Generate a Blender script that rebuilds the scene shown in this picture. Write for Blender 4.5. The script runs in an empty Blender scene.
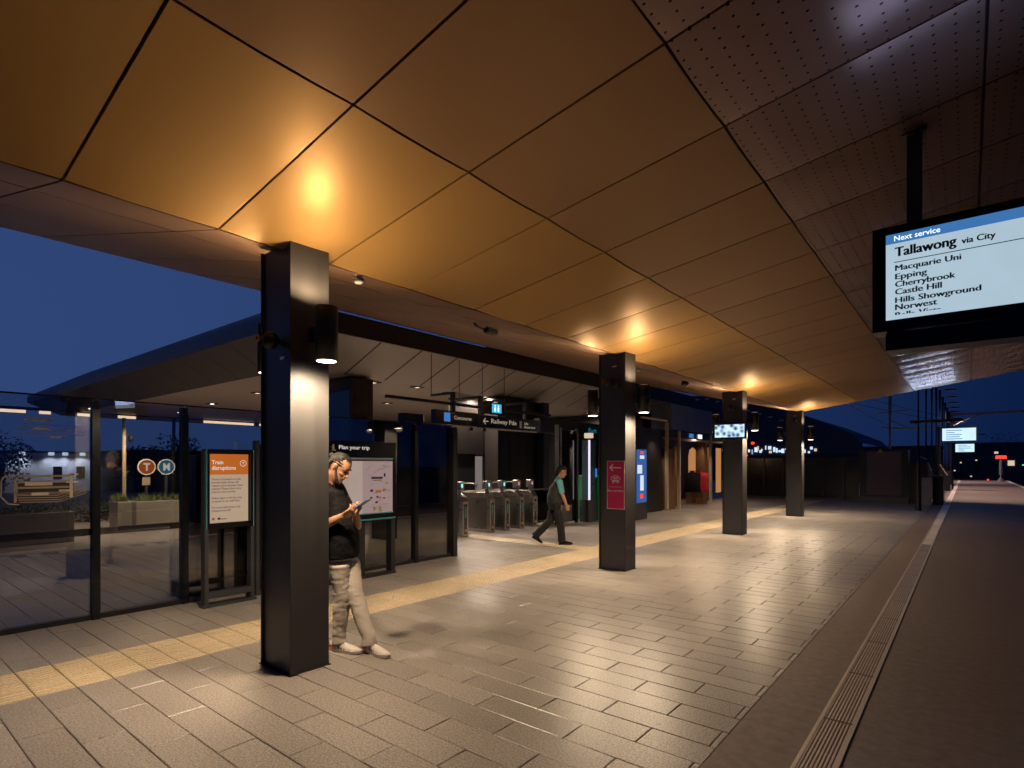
import bpy, bmesh, math, random
from mathutils import Vector, Matrix, noise
random.seed(7)
S = bpy.context.scene
COL = S.collection
V = Vector

# ------------------------------------------------------------------ materials
def nt(name):
    m = bpy.data.materials.new(name); m.use_nodes = True
    n = m.node_tree; n.nodes.clear()
    out = n.nodes.new('ShaderNodeOutputMaterial')
    return m, n, out
def nd(n, t, **kw):
    x = n.nodes.new(t)
    for k, v in kw.items():
        if k in x.inputs.keys(): x.inputs[k].default_value = v
        else: setattr(x, k, v)
    return x
def mat(name, col, rough=.5, metal=0, var=.12, scale=6, bump=0, bscale=60, rvar=.08, spec=.5, aniso=None):
    m, n, out = nt(name)
    b = nd(n, 'ShaderNodeBsdfPrincipled'); b.inputs['Metallic'].default_value = metal
    b.inputs['Specular IOR Level'].default_value = spec
    tc = nd(n, 'ShaderNodeTexCoord')
    mp = nd(n, 'ShaderNodeMapping'); n.links.new(tc.outputs['Object'], mp.inputs[0])
    if aniso: mp.inputs['Scale'].default_value = aniso
    ns = nd(n, 'ShaderNodeTexNoise', Scale=scale, Detail=5.0, Roughness=.6)
    n.links.new(mp.outputs[0], ns.inputs['Vector'])
    mr = nd(n, 'ShaderNodeMapRange'); mr.inputs['To Min'].default_value = 1-var*1.5; mr.inputs['To Max'].default_value = 1+var*1.5
    n.links.new(ns.outputs['Fac'], mr.inputs['Value'])
    mx = nd(n, 'ShaderNodeVectorMath', operation='SCALE'); mx.inputs[0].default_value = col
    n.links.new(mr.outputs[0], mx.inputs['Scale']); n.links.new(mx.outputs[0], b.inputs['Base Color'])
    r2 = nd(n, 'ShaderNodeMapRange'); r2.inputs['To Min'].default_value = max(.02, rough-rvar*1.5); r2.inputs['To Max'].default_value = rough+rvar*1.5
    n.links.new(ns.outputs['Fac'], r2.inputs['Value']); n.links.new(r2.outputs[0], b.inputs['Roughness'])
    if bump:
        n2 = nd(n, 'ShaderNodeTexNoise', Scale=bscale, Detail=4.0); n.links.new(mp.outputs[0], n2.inputs['Vector'])
        bp = nd(n, 'ShaderNodeBump', Strength=bump, Distance=.01)
        n.links.new(n2.outputs['Fac'], bp.inputs['Height']); n.links.new(bp.outputs[0], b.inputs['Normal'])
    n.links.new(b.outputs[0], out.inputs[0])
    return m
def emis(name, col, st, base=None):
    m, n, out = nt(name)
    tc = nd(n, 'ShaderNodeTexCoord'); ns = nd(n, 'ShaderNodeTexNoise', Scale=3.0); n.links.new(tc.outputs['Object'], ns.inputs['Vector'])
    mr = nd(n, 'ShaderNodeMapRange'); mr.inputs['To Min'].default_value = st*.88; mr.inputs['To Max'].default_value = st*1.12
    n.links.new(ns.outputs['Fac'], mr.inputs['Value'])
    e = nd(n, 'ShaderNodeEmission'); e.inputs['Color'].default_value = (*col, 1); n.links.new(mr.outputs[0], e.inputs['Strength'])
    n.links.new(e.outputs[0], out.inputs[0]); return m
def glassmat(name, tint, refl=1.0, dirt=.0):
    m, n, out = nt(name)
    t = nd(n, 'ShaderNodeBsdfTransparent'); t.inputs[0].default_value = (*tint, 1)
    g = nd(n, 'ShaderNodeBsdfGlossy', Roughness=.012); g.inputs[0].default_value = (1, 1, 1, 1)
    fr = nd(n, 'ShaderNodeFresnel', IOR=1.62)
    mu = nd(n, 'ShaderNodeMath', operation='MULTIPLY', use_clamp=True); mu.inputs[1].default_value = refl
    n.links.new(fr.outputs[0], mu.inputs[0])
    mix = nd(n, 'ShaderNodeMixShader'); n.links.new(mu.outputs[0], mix.inputs[0]); n.links.new(t.outputs[0], mix.inputs[1]); n.links.new(g.outputs[0], mix.inputs[2])
    # faint dust film
    tc = nd(n, 'ShaderNodeTexCoord'); ns = nd(n, 'ShaderNodeTexNoise', Scale=1.4, Detail=6.0); n.links.new(tc.outputs['Object'], ns.inputs['Vector'])
    mr = nd(n, 'ShaderNodeMapRange'); mr.inputs['From Min'].default_value = .4; mr.inputs['To Max'].default_value = dirt; n.links.new(ns.outputs['Fac'], mr.inputs['Value'])
    d = nd(n, 'ShaderNodeBsdfDiffuse'); d.inputs[0].default_value = (.5, .45, .4, 1)
    mix2 = nd(n, 'ShaderNodeMixShader'); n.links.new(mr.outputs[0], mix2.inputs[0]); n.links.new(mix.outputs[0], mix2.inputs[1]); n.links.new(d.outputs[0], mix2.inputs[2])
    n.links.new(mix2.outputs[0], out.inputs[0]); return m

M = {}
M['bronze'] = mat('bronze_steel', (.064, .067, .080), .42, .5, .10, 3, .05, 200, .06, aniso=(6, 6, .6))
M['bronze_lit'] = mat('brushed_bronze', (.045, .042, .042), .55, .3, .16, 2.5, .06, 160, .07, aniso=(8, 8, .5))
M['black'] = mat('black_powdercoat', (.012, .012, .014), .42, .2, .2, 8)
M['blacksat'] = mat('black_gloss_panel', (.010, .011, .014), .22, .3, .2, 2)
M['darkpanel'] = mat('dark_bronze_cladding', (.022, .018, .018), .38, .4, .25, 1.5, aniso=(1, 1, .4))
M['lampbody'] = mat('charcoal_lamp_housing', (.028, .024, .024), .38, .5, .1, 6)
M['steel'] = mat('brushed_stainless', (.38, .35, .33), .3, 1, .12, 4, .05, 120, .08, aniso=(1, 1, 14))
M['darksteel'] = mat('dark_stainless', (.10, .095, .095), .25, .9, .15, 3)
M['steel2'] = mat('satin_gate_panel', (.20, .19, .18), .3, .9, .15, 3)
M['white'] = mat('white_paint', (.75, .74, .70), .5, 0, .05, 4)
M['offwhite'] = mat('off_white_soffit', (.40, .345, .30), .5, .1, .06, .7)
M['fascia'] = mat('slate_metal_fascia', (.24, .26, .31), .6, .2, .22, .9, aniso=(.4, 1, 1))
M['fasciadark'] = mat('dark_edge_beam', (.02, .017, .018), .4, .4, .2, 2)
M['concrete'] = mat('pale_concrete', (.34, .31, .26), .8, 0, .15, 4, .3, 40)
M['greyconc'] = mat('grey_concrete', (.20, .19, .20), .8, 0, .2, 2, .2, 30)
M['teal'] = mat('teal_edge_trim', (.05, .30, .36), .35, .1, .1, 6)
M['magenta'] = mat('magenta_sign_face', (.60, .012, .13), .45, 0, .05, 3)
M['signwhite'] = mat('white_vinyl_lettering', (.80, .76, .76), .5, 0, .03, 4)
M['litletter'] = emis('backlit_lettering', (.9, .82, .72), .75)
M['amberletter'] = emis('cream_lettering', (.75, .60, .40), .45)
M['letterdark'] = mat('dark_blue_lettering', (.02, .03, .09), .6, 0, .05, 4)
M['slat'] = mat('brown_timber_slat', (.16, .075, .035), .5, 0, .3, 3, .2, 30, aniso=(5, 5, .6))
M['cream'] = mat('cream_post', (.48, .38, .28), .5, 0, .1, 3)
M['green'] = mat('green_machine_panel', (.02, .22, .07), .4, 0, .1, 3)
M['red'] = mat('red_cloth', (.55, .02, .03), .8, 0, .15, 9)
M['orange'] = mat('orange_plastic', (.75, .20, .03), .5, 0, .08, 5)
M['skin'] = mat('tan_skin', (.37, .19, .112), .5, 0, .10, 14, .1, 200)
M['hair'] = mat('black_hair', (.008, .006, .005), .5, 0, .3, 30, .6, 160, aniso=(1, 5, 1), spec=.3)
M['beard'] = mat('short_dark_beard', (.03, .018, .012), .7, 0, .35, 90, .5, 300)
M['polo'] = mat('black_cotton', (.008, .0075, .0085), .85, 0, .05, 10, .15, 260, spec=.12)
M['chino'] = mat('pale_chino_cotton', (.47, .41, .35), .85, 0, .03, 8, .25, 240)
M['trouser'] = mat('dark_trouser_cloth', (.005, .005, .006), .85, 0, .2, 10, .3, 200)
M['tealcloth'] = mat('teal_shirt_cloth', (.10, .33, .36), .8, 0, .12, 9, .2, 200)
M['vest'] = mat('charcoal_vest_cloth', (.012, .0115, .011), .8, 0, .2, 9, .2, 200)
M['shoewhite'] = mat('white_shoe_mesh', (.62, .56, .50), .6, 0, .12, 40, .3, 300)
M['rubber'] = mat('pale_rubber_sole', (.70, .62, .54), .6, 0, .08, 20)
M['tree'] = mat('dark_foliage', (.012, .02, .010), .8, 0, .5, 5)
M['bark'] = mat('dark_bark', (.03, .022, .016), .9, 0, .3, 12, .5, 40)
M['hedge'] = mat('hedge_leaves', (.035, .05, .015), .7, 0, .5, 8)
M['wire'] = mat('overhead_wire', (.05, .05, .06), .5, .5, .1, 3)
M['galv'] = mat('galvanised_steel', (.26, .24, .25), .45, .6, .15, 4)
M['bgwall'] = mat('pale_wall_render', (.5, .5, .55), .8, 0, .15, .8)
M['bgdark'] = mat('dark_far_building', (.07, .078, .11), .7, 0, .3, .5)
M['bgroof'] = mat('metal_hall_roof', (.05, .06, .085), .5, .3, .3, .35, .3, 1.5)
M['etch'] = mat('tan_etched_print', (.33, .25, .19), .6, 0, .15, 20)
M['etchw'] = mat('white_etched_print', (.62, .56, .50), .6, 0, .15, 20)
M['paper'] = emis('backlit_paper', (.38, .52, .85), .22)
M['glass'] = glassmat('clear_screen_glass', (.84, .84, .84), 2.6, .06)
M['glassdark'] = glassmat('tinted_screen_glass', (.42, .43, .46), 1.3, .04)
M['lampglow'] = emis('lamp_lens_glow', (1, .84, .62), 14)
M['lednwarm'] = emis('warm_led', (1, .72, .5), 1.6)
M['ledcool'] = emis('cool_led', (.85, .78, 1), 1.1)
M['ledwhite'] = emis('white_downlight_lens', (.9, .95, 1), 5)
M['redglow'] = emis('red_signal_glow', (1, .03, .02), 3)
M['greenglow'] = emis('green_signal_glow', (.05, .9, .4), 1.2)
M['farlight'] = emis('far_white_light', (1, .8, .55), .7)
M['coldlight'] = emis('far_cold_light', (.62, .78, 1), 1.1)
M['scrwhite'] = emis('display_white', (.56, .74, .88), .74)
M['scrblue'] = emis('display_blue_band', (.06, .22, .55), .8)
M['farscr'] = emis('far_display_face', (.62, .86, 1), 1.1)
M['screenmap'] = emis('lit_poster_white', (.62, .47, .40), .62)
M['screenmap2'] = emis('lit_map_tint', (.55, .38, .36), .56)
M['adblue'] = emis('advert_blue', (.05, .14, .42), .8)
M['adwhite'] = emis('advert_white', (.75, .85, 1), .9)
M['adred'] = emis('advert_red', (.9, .06, .02), 1.2)
M['posterorange'] = emis('lit_poster_orange', (.75, .19, .03), .62)
M['postercream'] = emis('lit_poster_cream', (.72, .52, .36), .60)
M['shopglow'] = emis('shop_interior_glow', (1, .45, .16), .45)
M['bluesign'] = emis('blue_lit_pictogram_panel', (.05, .38, .62), 1.2)
M['signglow'] = emis('lit_white_pictogram', (.8, .9, 1), 1.4)
M['gatescreen'] = emis('gate_reader_screen', (.25, .9, .85), 1.4)
M['gatepink'] = emis('gate_reader_pink', (.9, .4, .5), .8)
M['floorwin'] = emis('lit_street_window', (.42, .36, .33), .42)
M['mapnavy'] = mat('navy_print', (.03, .03, .12), .6)
M['mapred'] = mat('brick_red_print', (.35, .07, .05), .6)
M['maporange'] = mat('amber_print', (.60, .30, .08), .6)
M['mapgreen'] = mat('olive_print', (.35, .38, .10), .6)
M['tealglow'] = emis('teal_round_sign', (.04, .24, .36), .5)
M['orangeglow'] = emis('orange_round_sign', (.75, .16, .03), .5)

def ceiling_mat(name, col, perf, r1=.46, r2=.72, mixf=.62, met=.85):
    m, n, out = nt(name)
    b = nd(n, 'ShaderNodeBsdfPrincipled'); b.inputs['Metallic'].default_value = met
    geo = nd(n, 'ShaderNodeNewGeometry'); tc = nd(n, 'ShaderNodeTexCoord')
    ns = nd(n, 'ShaderNodeTexNoise', Scale=1.2, Detail=4.0); n.links.new(tc.outputs['Object'], ns.inputs['Vector'])
    a = nd(n, 'ShaderNodeMath', operation='MULTIPLY_ADD'); a.inputs[1].default_value = .10; a.inputs[2].default_value = .90
    n.links.new(geo.outputs['Random Per Island'], a.inputs[0])
    a2 = nd(n, 'ShaderNodeMath', operation='MULTIPLY_ADD'); a2.inputs[1].default_value = .10
    n.links.new(ns.outputs['Fac'], a2.inputs[0]); n.links.new(a.outputs[0], a2.inputs[2])
    sc = nd(n, 'ShaderNodeVectorMath', operation='SCALE'); sc.inputs[0].default_value = col; n.links.new(a2.outputs[0], sc.inputs['Scale'])
    r = nd(n, 'ShaderNodeMapRange'); r.inputs['To Min'].default_value = r1-.03; r.inputs['To Max'].default_value = r1+.03
    n.links.new(ns.outputs['Fac'], r.inputs['Value']); n.links.new(r.outputs[0], b.inputs['Roughness'])
    last = sc.outputs[0]
    if perf:
        sx = nd(n, 'ShaderNodeSeparateXYZ'); n.links.new(tc.outputs['Object'], sx.inputs[0])
        def cell(sock, step):
            d = nd(n, 'ShaderNodeMath', operation='DIVIDE'); d.inputs[1].default_value = step; n.links.new(sock, d.inputs[0])
            f = nd(n, 'ShaderNodeMath', operation='FRACT'); n.links.new(d.outputs[0], f.inputs[0])
            s = nd(n, 'ShaderNodeMath', operation='SUBTRACT'); s.inputs[1].default_value = .5; n.links.new(f.outputs[0], s.inputs[0])
            mm = nd(n, 'ShaderNodeMath', operation='MULTIPLY'); mm.inputs[1].default_value = step; n.links.new(s.outputs[0], mm.inputs[0])
            p = nd(n, 'ShaderNodeMath', operation='POWER'); p.inputs[1].default_value = 2; n.links.new(mm.outputs[0], p.inputs[0]); return p
        px, py = cell(sx.outputs['X'], perf[0]), cell(sx.outputs['Y'], perf[1])
        ad = nd(n, 'ShaderNodeMath', operation='ADD'); n.links.new(px.outputs[0], ad.inputs[0]); n.links.new(py.outputs[0], ad.inputs[1])
        lt = nd(n, 'ShaderNodeMath', operation='LESS_THAN'); lt.inputs[1].default_value = perf[2]**2; n.links.new(ad.outputs[0], lt.inputs[0])
        mx = nd(n, 'ShaderNodeMix', data_type='RGBA'); n.links.new(lt.outputs[0], mx.inputs[0])
        n.links.new(last, mx.inputs[6]); mx.inputs[7].default_value = (.004, .003, .003, 1); last = mx.outputs[2]
    n.links.new(last, b.inputs['Base Color'])
    b2 = nd(n, 'ShaderNodeBsdfPrincipled'); b2.inputs['Metallic'].default_value = met; b2.inputs['Roughness'].default_value = r2; n.links.new(last, b2.inputs['Base Color'])
    mxs = nd(n, 'ShaderNodeMixShader'); mxs.inputs[0].default_value = mixf; n.links.new(b.outputs[0], mxs.inputs[1]); n.links.new(b2.outputs[0], mxs.inputs[2])
    n.links.new(mxs.outputs[0], out.inputs[0]); return m
M['ceil'] = ceiling_mat('golden_bronze_panel', (.41, .24, .078), None, .40, .70, .74, .62)
M['ceilperf'] = ceiling_mat('perforated_bronze_panel', (.26, .17, .15), (.092, .078, .0078), .20, .6, .45)
M['ceilwing'] = ceiling_mat('brown_bronze_panel', (.28, .17, .105), None, .42, .7, .6)

def tile_mat(name, col, grain, rough, rv, gc=.65):
    m, n, out = nt(name)
    b = nd(n, 'ShaderNodeBsdfPrincipled')
    geo = nd(n, 'ShaderNodeNewGeometry'); tc = nd(n, 'ShaderNodeTexCoord')
    ns = nd(n, 'ShaderNodeTexNoise', Scale=grain, Detail=3.0, Roughness=.7); n.links.new(tc.outputs['Object'], ns.inputs['Vector'])
    lo = nd(n, 'ShaderNodeTexNoise', Scale=.8, Detail=4.0); n.links.new(tc.outputs['Object'], lo.inputs['Vector'])
    g = nd(n, 'ShaderNodeMapRange'); g.inputs['From Min'].default_value = .3; g.inputs['From Max'].default_value = .7; g.inputs['To Min'].default_value = 1-gc; g.inputs['To Max'].default_value = 1+gc; n.links.new(ns.outputs['Fac'], g.inputs['Value'])
    a = nd(n, 'ShaderNodeMath', operation='MULTIPLY_ADD'); a.inputs[1].default_value = .18; a.inputs[2].default_value = .91; n.links.new(geo.outputs['Random Per Island'], a.inputs[0])
    p = nd(n, 'ShaderNodeMath', operation='MULTIPLY'); n.links.new(g.outputs[0], p.inputs[0]); n.links.new(a.outputs[0], p.inputs[1])
    l2 = nd(n, 'ShaderNodeMapRange'); l2.inputs['From Min'].default_value = .3; l2.inputs['From Max'].default_value = .7; l2.inputs['To Min'].default_value = .82; l2.inputs['To Max'].default_value = 1.12; n.links.new(lo.outputs['Fac'], l2.inputs['Value'])
    p2 = nd(n, 'ShaderNodeMath', operation='MULTIPLY'); n.links.new(p.outputs[0], p2.inputs[0]); n.links.new(l2.outputs[0], p2.inputs[1])
    vo = nd(n, 'ShaderNodeTexVoronoi', Scale=2.3); n.links.new(tc.outputs['Object'], vo.inputs['Vector'])
    gm = nd(n, 'ShaderNodeMapRange'); gm.inputs['From Min'].default_value = .030; gm.inputs['From Max'].default_value = .045; gm.inputs['To Min'].default_value = .62; gm.inputs['To Max'].default_value = 1; n.links.new(vo.outputs['Distance'], gm.inputs['Value'])
    p3 = nd(n, 'ShaderNodeMath', operation='MULTIPLY'); n.links.new(p2.outputs[0], p3.inputs[0]); n.links.new(gm.outputs[0], p3.inputs[1])
    sc = nd(n, 'ShaderNodeVectorMath', operation='SCALE'); sc.inputs[0].default_value = col; n.links.new(p3.outputs[0], sc.inputs['Scale']); n.links.new(sc.outputs[0], b.inputs['Base Color'])
    r = nd(n, 'ShaderNodeMath', operation='MULTIPLY_ADD'); r.inputs[1].default_value = rv; r.inputs[2].default_value = rough; n.links.new(lo.outputs['Fac'], r.inputs[0]); n.links.new(r.outputs[0], b.inputs['Roughness'])
    bp = nd(n, 'ShaderNodeBump', Strength=.25, Distance=.002); n.links.new(ns.outputs['Fac'], bp.inputs['Height']); n.links.new(bp.outputs[0], b.inputs['Normal'])
    n.links.new(b.outputs[0], out.inputs[0]); return m
M['tile'] = tile_mat('granite_paver', (.30, .266, .240), 85, .22, .24)
M['tactile'] = tile_mat('tactile_paver', (.58, .47, .32), 60, .45, .15, .25)
M['grout'] = mat('dark_grout', (.17, .14, .115), .9, 0, .2, 20)
M['asphalt'] = mat('asphalt_platform', (.215, .158, .132), .52, 0, .5, 14, .8, 160, .12)
M['ground'] = mat('dusk_ground', (.05, .045, .042), .9, 0, .3, .4)
M['street'] = mat('street_paving', (.30, .25, .22), .6, 0, .2, .9)
M['ballast'] = mat('track_ballast', (.06, .05, .045), .95, 0, .5, 30, .8, 60)

# ------------------------------------------------------------------ helpers
def tag(o, label=None, cat=None, group=None, kind=None):
    if label: o['label'] = label
    if cat: o['category'] = cat
    if group: o['group'] = group
    if kind: o['kind'] = kind
    return o
def thing(name, label, cat, loc=(0, 0, 0), group=None, rz=0):
    o = bpy.data.objects.new(name, None); COL.objects.link(o); o.location = loc; o.rotation_euler = (0, 0, rz)
    o.empty_display_size = .1
    return tag(o, label, cat, group)
def mk(name, bm, m, parent=None, smooth=False, bevel=0):
    bmesh.ops.recalc_face_normals(bm, faces=bm.faces)
    me = bpy.data.meshes.new(name); bm.to_mesh(me); bm.free()
    mm = m if isinstance(m, (list, tuple)) else [m]
    for x in mm: me.materials.append(x)
    if smooth:
        for p in me.polygons: p.use_smooth = True
    o = bpy.data.objects.new(name, me); COL.objects.link(o)
    if parent: o.parent = parent
    if bevel:
        b = o.modifiers.new('bevel', 'BEVEL'); b.width = bevel; b.segments = 2; b.limit_method = 'ANGLE'
    return o
def B(): return bmesh.new()
def box(bm, x0, x1, y0, y1, z0, z1, mi=0):
    vs = [bm.verts.new(p) for p in ((x0, y0, z0), (x1, y0, z0), (x1, y1, z0), (x0, y1, z0), (x0, y0, z1), (x1, y0, z1), (x1, y1, z1), (x0, y1, z1))]
    for f in ((0, 3, 2, 1), (4, 5, 6, 7), (0, 1, 5, 4), (1, 2, 6, 5), (2, 3, 7, 6), (3, 0, 4, 7)):
        bm.faces.new([vs[i] for i in f]).material_index = mi
    return bm
def bx(*a, mi=0): return box(B(), *a, mi=mi)
def quad(bm, pts, mi=0):
    f = bm.faces.new([bm.verts.new(p) for p in pts]); f.material_index = mi; return f
def basis(d):
    d = V(d).normalized(); a = V((0, 0, 1)) if abs(d.z) < .95 else V((1, 0, 0))
    s = d.cross(a).normalized(); return s, s.cross(d).normalized()
def tube(bm, pts, rads, n=14, side=None, caps=True, mi=0):
    pts = [V(p) for p in pts]
    if not isinstance(rads, (list, tuple)): rads = [rads]*len(pts)
    rads = [(r, r) if not isinstance(r, (tuple, list)) else r for r in rads]
    rings = []
    for i, p in enumerate(pts):
        t = (pts[min(i+1, len(pts)-1)]-pts[max(i-1, 0)]).normalized()
        if side is not None:
            s = V(side) - t*V(side).dot(t); s.normalize(); u = t.cross(s).normalized()
        else:
            if i == 0: s, u = basis(t)
            else: s = (s - t*s.dot(t)).normalized(); u = t.cross(s).normalized()
        a, b = rads[i]
        rings.append([bm.verts.new(p + s*(a*math.cos(2*math.pi*k/n)) + u*(b*math.sin(2*math.pi*k/n))) for k in range(n)])
    for r0, r1 in zip(rings, rings[1:]):
        for k in range(n): bm.faces.new((r0[k], r0[(k+1) % n], r1[(k+1) % n], r1[k])).material_index = mi
    if caps:
        bm.faces.new(rings[0][::-1]).material_index = mi; bm.faces.new(rings[-1]).material_index = mi
    return bm
def capsule(bm, pts, rads, n=14, side=None):
    # tube with rounded ends
    pts = [V(p) for p in pts]
    rads = [(r, r) if not isinstance(r, (tuple, list)) else tuple(r) for r in rads]
    t0 = (pts[0]-pts[1]).normalized(); t1 = (pts[-1]-pts[-2]).normalized()
    r0, r1 = rads[0], rads[-1]; m0 = (r0[0]+r0[1])/2; m1 = (r1[0]+r1[1])/2
    P = [pts[0]+t0*m0*.98, pts[0]+t0*m0*.8, pts[0]+t0*m0*.45]+pts+[pts[-1]+t1*m1*.45, pts[-1]+t1*m1*.8, pts[-1]+t1*m1*.98]
    R = [(r0[0]*.18, r0[1]*.18), (r0[0]*.6, r0[1]*.6), (r0[0]*.88, r0[1]*.88)]+rads+[(r1[0]*.88, r1[1]*.88), (r1[0]*.6, r1[1]*.6), (r1[0]*.18, r1[1]*.18)]
    return tube(bm, P, R, n, side)
def ball(bm, c, r, seg=16, M3=None):
    rx, ry, rz = r if isinstance(r, (tuple, list)) else (r, r, r)
    mx = Matrix.Translation(c) @ (M3.to_4x4() if M3 else Matrix()) @ Matrix.Diagonal((rx, ry, rz, 1))
    bmesh.ops.create_uvsphere(bm, u_segments=seg, v_segments=max(8, seg//2+2), radius=1, matrix=mx); return bm
def cyl(bm, c, r, z0, z1, n=24, r2=None):
    return tube(bm, [(c[0], c[1], z0), (c[0], c[1], z1)], [r, r if r2 is None else r2], n)
_txt = {}
def text(name, s, m, parent, org, u, v, w, h=None, off=0, clip=None, loc0=None, bold=0):
    """mesh lettering; org = lower-left corner, u,v = right/up directions, w,h = box size"""
    cu = bpy.data.curves.new('lettering', 'FONT'); cu.body = s; cu.size = 1; cu.offset = off; cu.resolution_u = 3
    ob = bpy.data.objects.new('t', cu); COL.objects.link(ob)
    dg = bpy.context.evaluated_depsgraph_get(); me = bpy.data.meshes.new_from_object(ob.evaluated_get(dg))
    bpy.data.objects.remove(ob)
    xs = [p.co.x for p in me.vertices]; ys = [p.co.y for p in me.vertices]
    sx = w/(max(xs)-min(xs)); sy = sx if h is None else h/(max(ys)-min(ys))
    org, u, v = V(org), V(u), V(v)
    x0, y0 = min(xs), min(ys)
    for p in me.vertices: p.co = org + u*((p.co.x-x0)*sx) + v*((p.co.y-y0)*sy)
    me.materials.append(m)
    if bold:
        bm = bmesh.new(); bm.from_mesh(me); src = bm.verts[:]+bm.edges[:]+bm.faces[:]; nn_ = u.cross(v)
        for q in (1, 2):
            d_ = bmesh.ops.duplicate(bm, geom=src); bmesh.ops.translate(bm, verts=[e for e in d_['geom'] if isinstance(e, bmesh.types.BMVert)], vec=u*(bold*q/2)+nn_*(.0003*q))
        bm.to_mesh(me); bm.free()
    if clip is not None:
        bm = bmesh.new(); bm.from_mesh(me)
        bmesh.ops.bisect_plane(bm, geom=bm.verts[:]+bm.edges[:]+bm.faces[:], plane_co=(0, 0, clip), plane_no=(0, 0, -1), clear_outer=True)
        bm.to_mesh(me); bm.free()
    if loc0 is not None:
        for p in me.vertices: p.co -= V(loc0)
    o = bpy.data.objects.new(name, me); COL.objects.link(o)
    if parent: o.parent = parent
    return o
def copy_tree(o, parent=None):
    c = o.copy(); COL.objects.link(c)
    if parent: c.parent = parent
    for ch in list(o.children): copy_tree(ch, c)
    return c
def spot(name, loc, tgt, power, size, blend=.6, col=(1, .74, .45), rad=.05, parent=None):
    l = bpy.data.lights.new(name, 'SPOT'); l.energy = power; l.spot_size = math.radians(size); l.spot_blend = blend; l.color = col; l.shadow_soft_size = rad
    o = bpy.data.objects.new(name, l); COL.objects.link(o); o.location = loc
    o.rotation_euler = (V(tgt)-V(loc)).to_track_quat('-Z', 'Y').to_euler()
    if parent: o.parent = parent
    return o
def point(name, loc, power, col, rad=.1):
    l = bpy.data.lights.new(name, 'POINT'); l.energy = power; l.color = col; l.shadow_soft_size = rad
    o = bpy.data.objects.new(name, l); COL.objects.link(o); o.location = loc; return o
def area(name, loc, tgt, power, sx, sy, col):
    l = bpy.data.lights.new(name, 'AREA'); l.shape = 'RECTANGLE'; l.size = sx; l.size_y = sy; l.energy = power; l.color = col
    o = bpy.data.objects.new(name, l); COL.objects.link(o); o.location = loc
    o.rotation_euler = (V(tgt)-V(loc)).to_track_quat('-Z', 'Y').to_euler(); return o
X, Y, Z = V((1, 0, 0)), V((0, 1, 0)), V((0, 0, 1))
WARM = (1, .70, .40)

# ------------------------------------------------------------------ world
W = bpy.data.worlds.new('World'); S.world = W; W.use_nodes = True
n = W.node_tree; n.nodes.clear()
out = n.nodes.new('ShaderNodeOutputWorld'); bg = n.nodes.new('ShaderNodeBackground'); n.links.new(bg.outputs[0], out.inputs[0])
sky = n.nodes.new('ShaderNodeTexSky'); sky.sky_type = 'NISHITA'; sky.sun_disc = False; sky.sun_elevation = math.radians(-3); sky.sun_rotation = math.radians(-95)
tc = n.nodes.new('ShaderNodeTexCoord'); sp = n.nodes.new('ShaderNodeSeparateXYZ'); n.links.new(tc.outputs['Generated'], sp.inputs[0])
# dusk afterglow is stronger to the west (-X), deep navy to the north
mr = n.nodes.new('ShaderNodeMapRange'); mr.inputs['From Min'].default_value = -.98; mr.inputs['From Max'].default_value = .12; n.links.new(sp.outputs['X'], mr.inputs['Value'])
cr = n.nodes.new('ShaderNodeMix'); cr.data_type = 'RGBA'; cr.inputs[6].default_value = (.028, .061, .185, 1); cr.inputs[7].default_value = (.0018, .0095, .050, 1); n.links.new(mr.outputs[0], cr.inputs[0])
ze = n.nodes.new('ShaderNodeMapRange'); ze.inputs['From Min'].default_value = 0; ze.inputs['From Max'].default_value = .6; ze.inputs['To Min'].default_value = .95; ze.inputs['To Max'].default_value = 1.0; n.links.new(sp.outputs['Z'], ze.inputs['Value'])
ms = n.nodes.new('ShaderNodeVectorMath'); ms.operation = 'SCALE'; n.links.new(cr.outputs[2], ms.inputs[0]); n.links.new(ze.outputs[0], ms.inputs['Scale'])
s2 = n.nodes.new('ShaderNodeVectorMath'); s2.operation = 'SCALE'; s2.inputs['Scale'].default_value = .004; n.links.new(sky.outputs[0], s2.inputs[0])
ad = n.nodes.new('ShaderNodeVectorMath'); ad.operation = 'ADD'; n.links.new(ms.outputs[0], ad.inputs[0]); n.links.new(s2.outputs[0], ad.inputs[1])
n.links.new(ad.outputs[0], bg.inputs[0]); bg.inputs[1].default_value = 1.0

# ------------------------------------------------------------------ camera
cam = bpy.data.cameras.new('camera'); cam.sensor_width = 36; cam.lens = 561/1024*36; cam.shift_y = 81/1024; cam.clip_end = 2000; cam.clip_start = .05
co = bpy.data.objects.new('camera', cam); COL.objects.link(co); co.location = (0, 0, 1.6); co.rotation_euler = (math.radians(90), 0, math.radians(39.04)); S.camera = co

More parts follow.
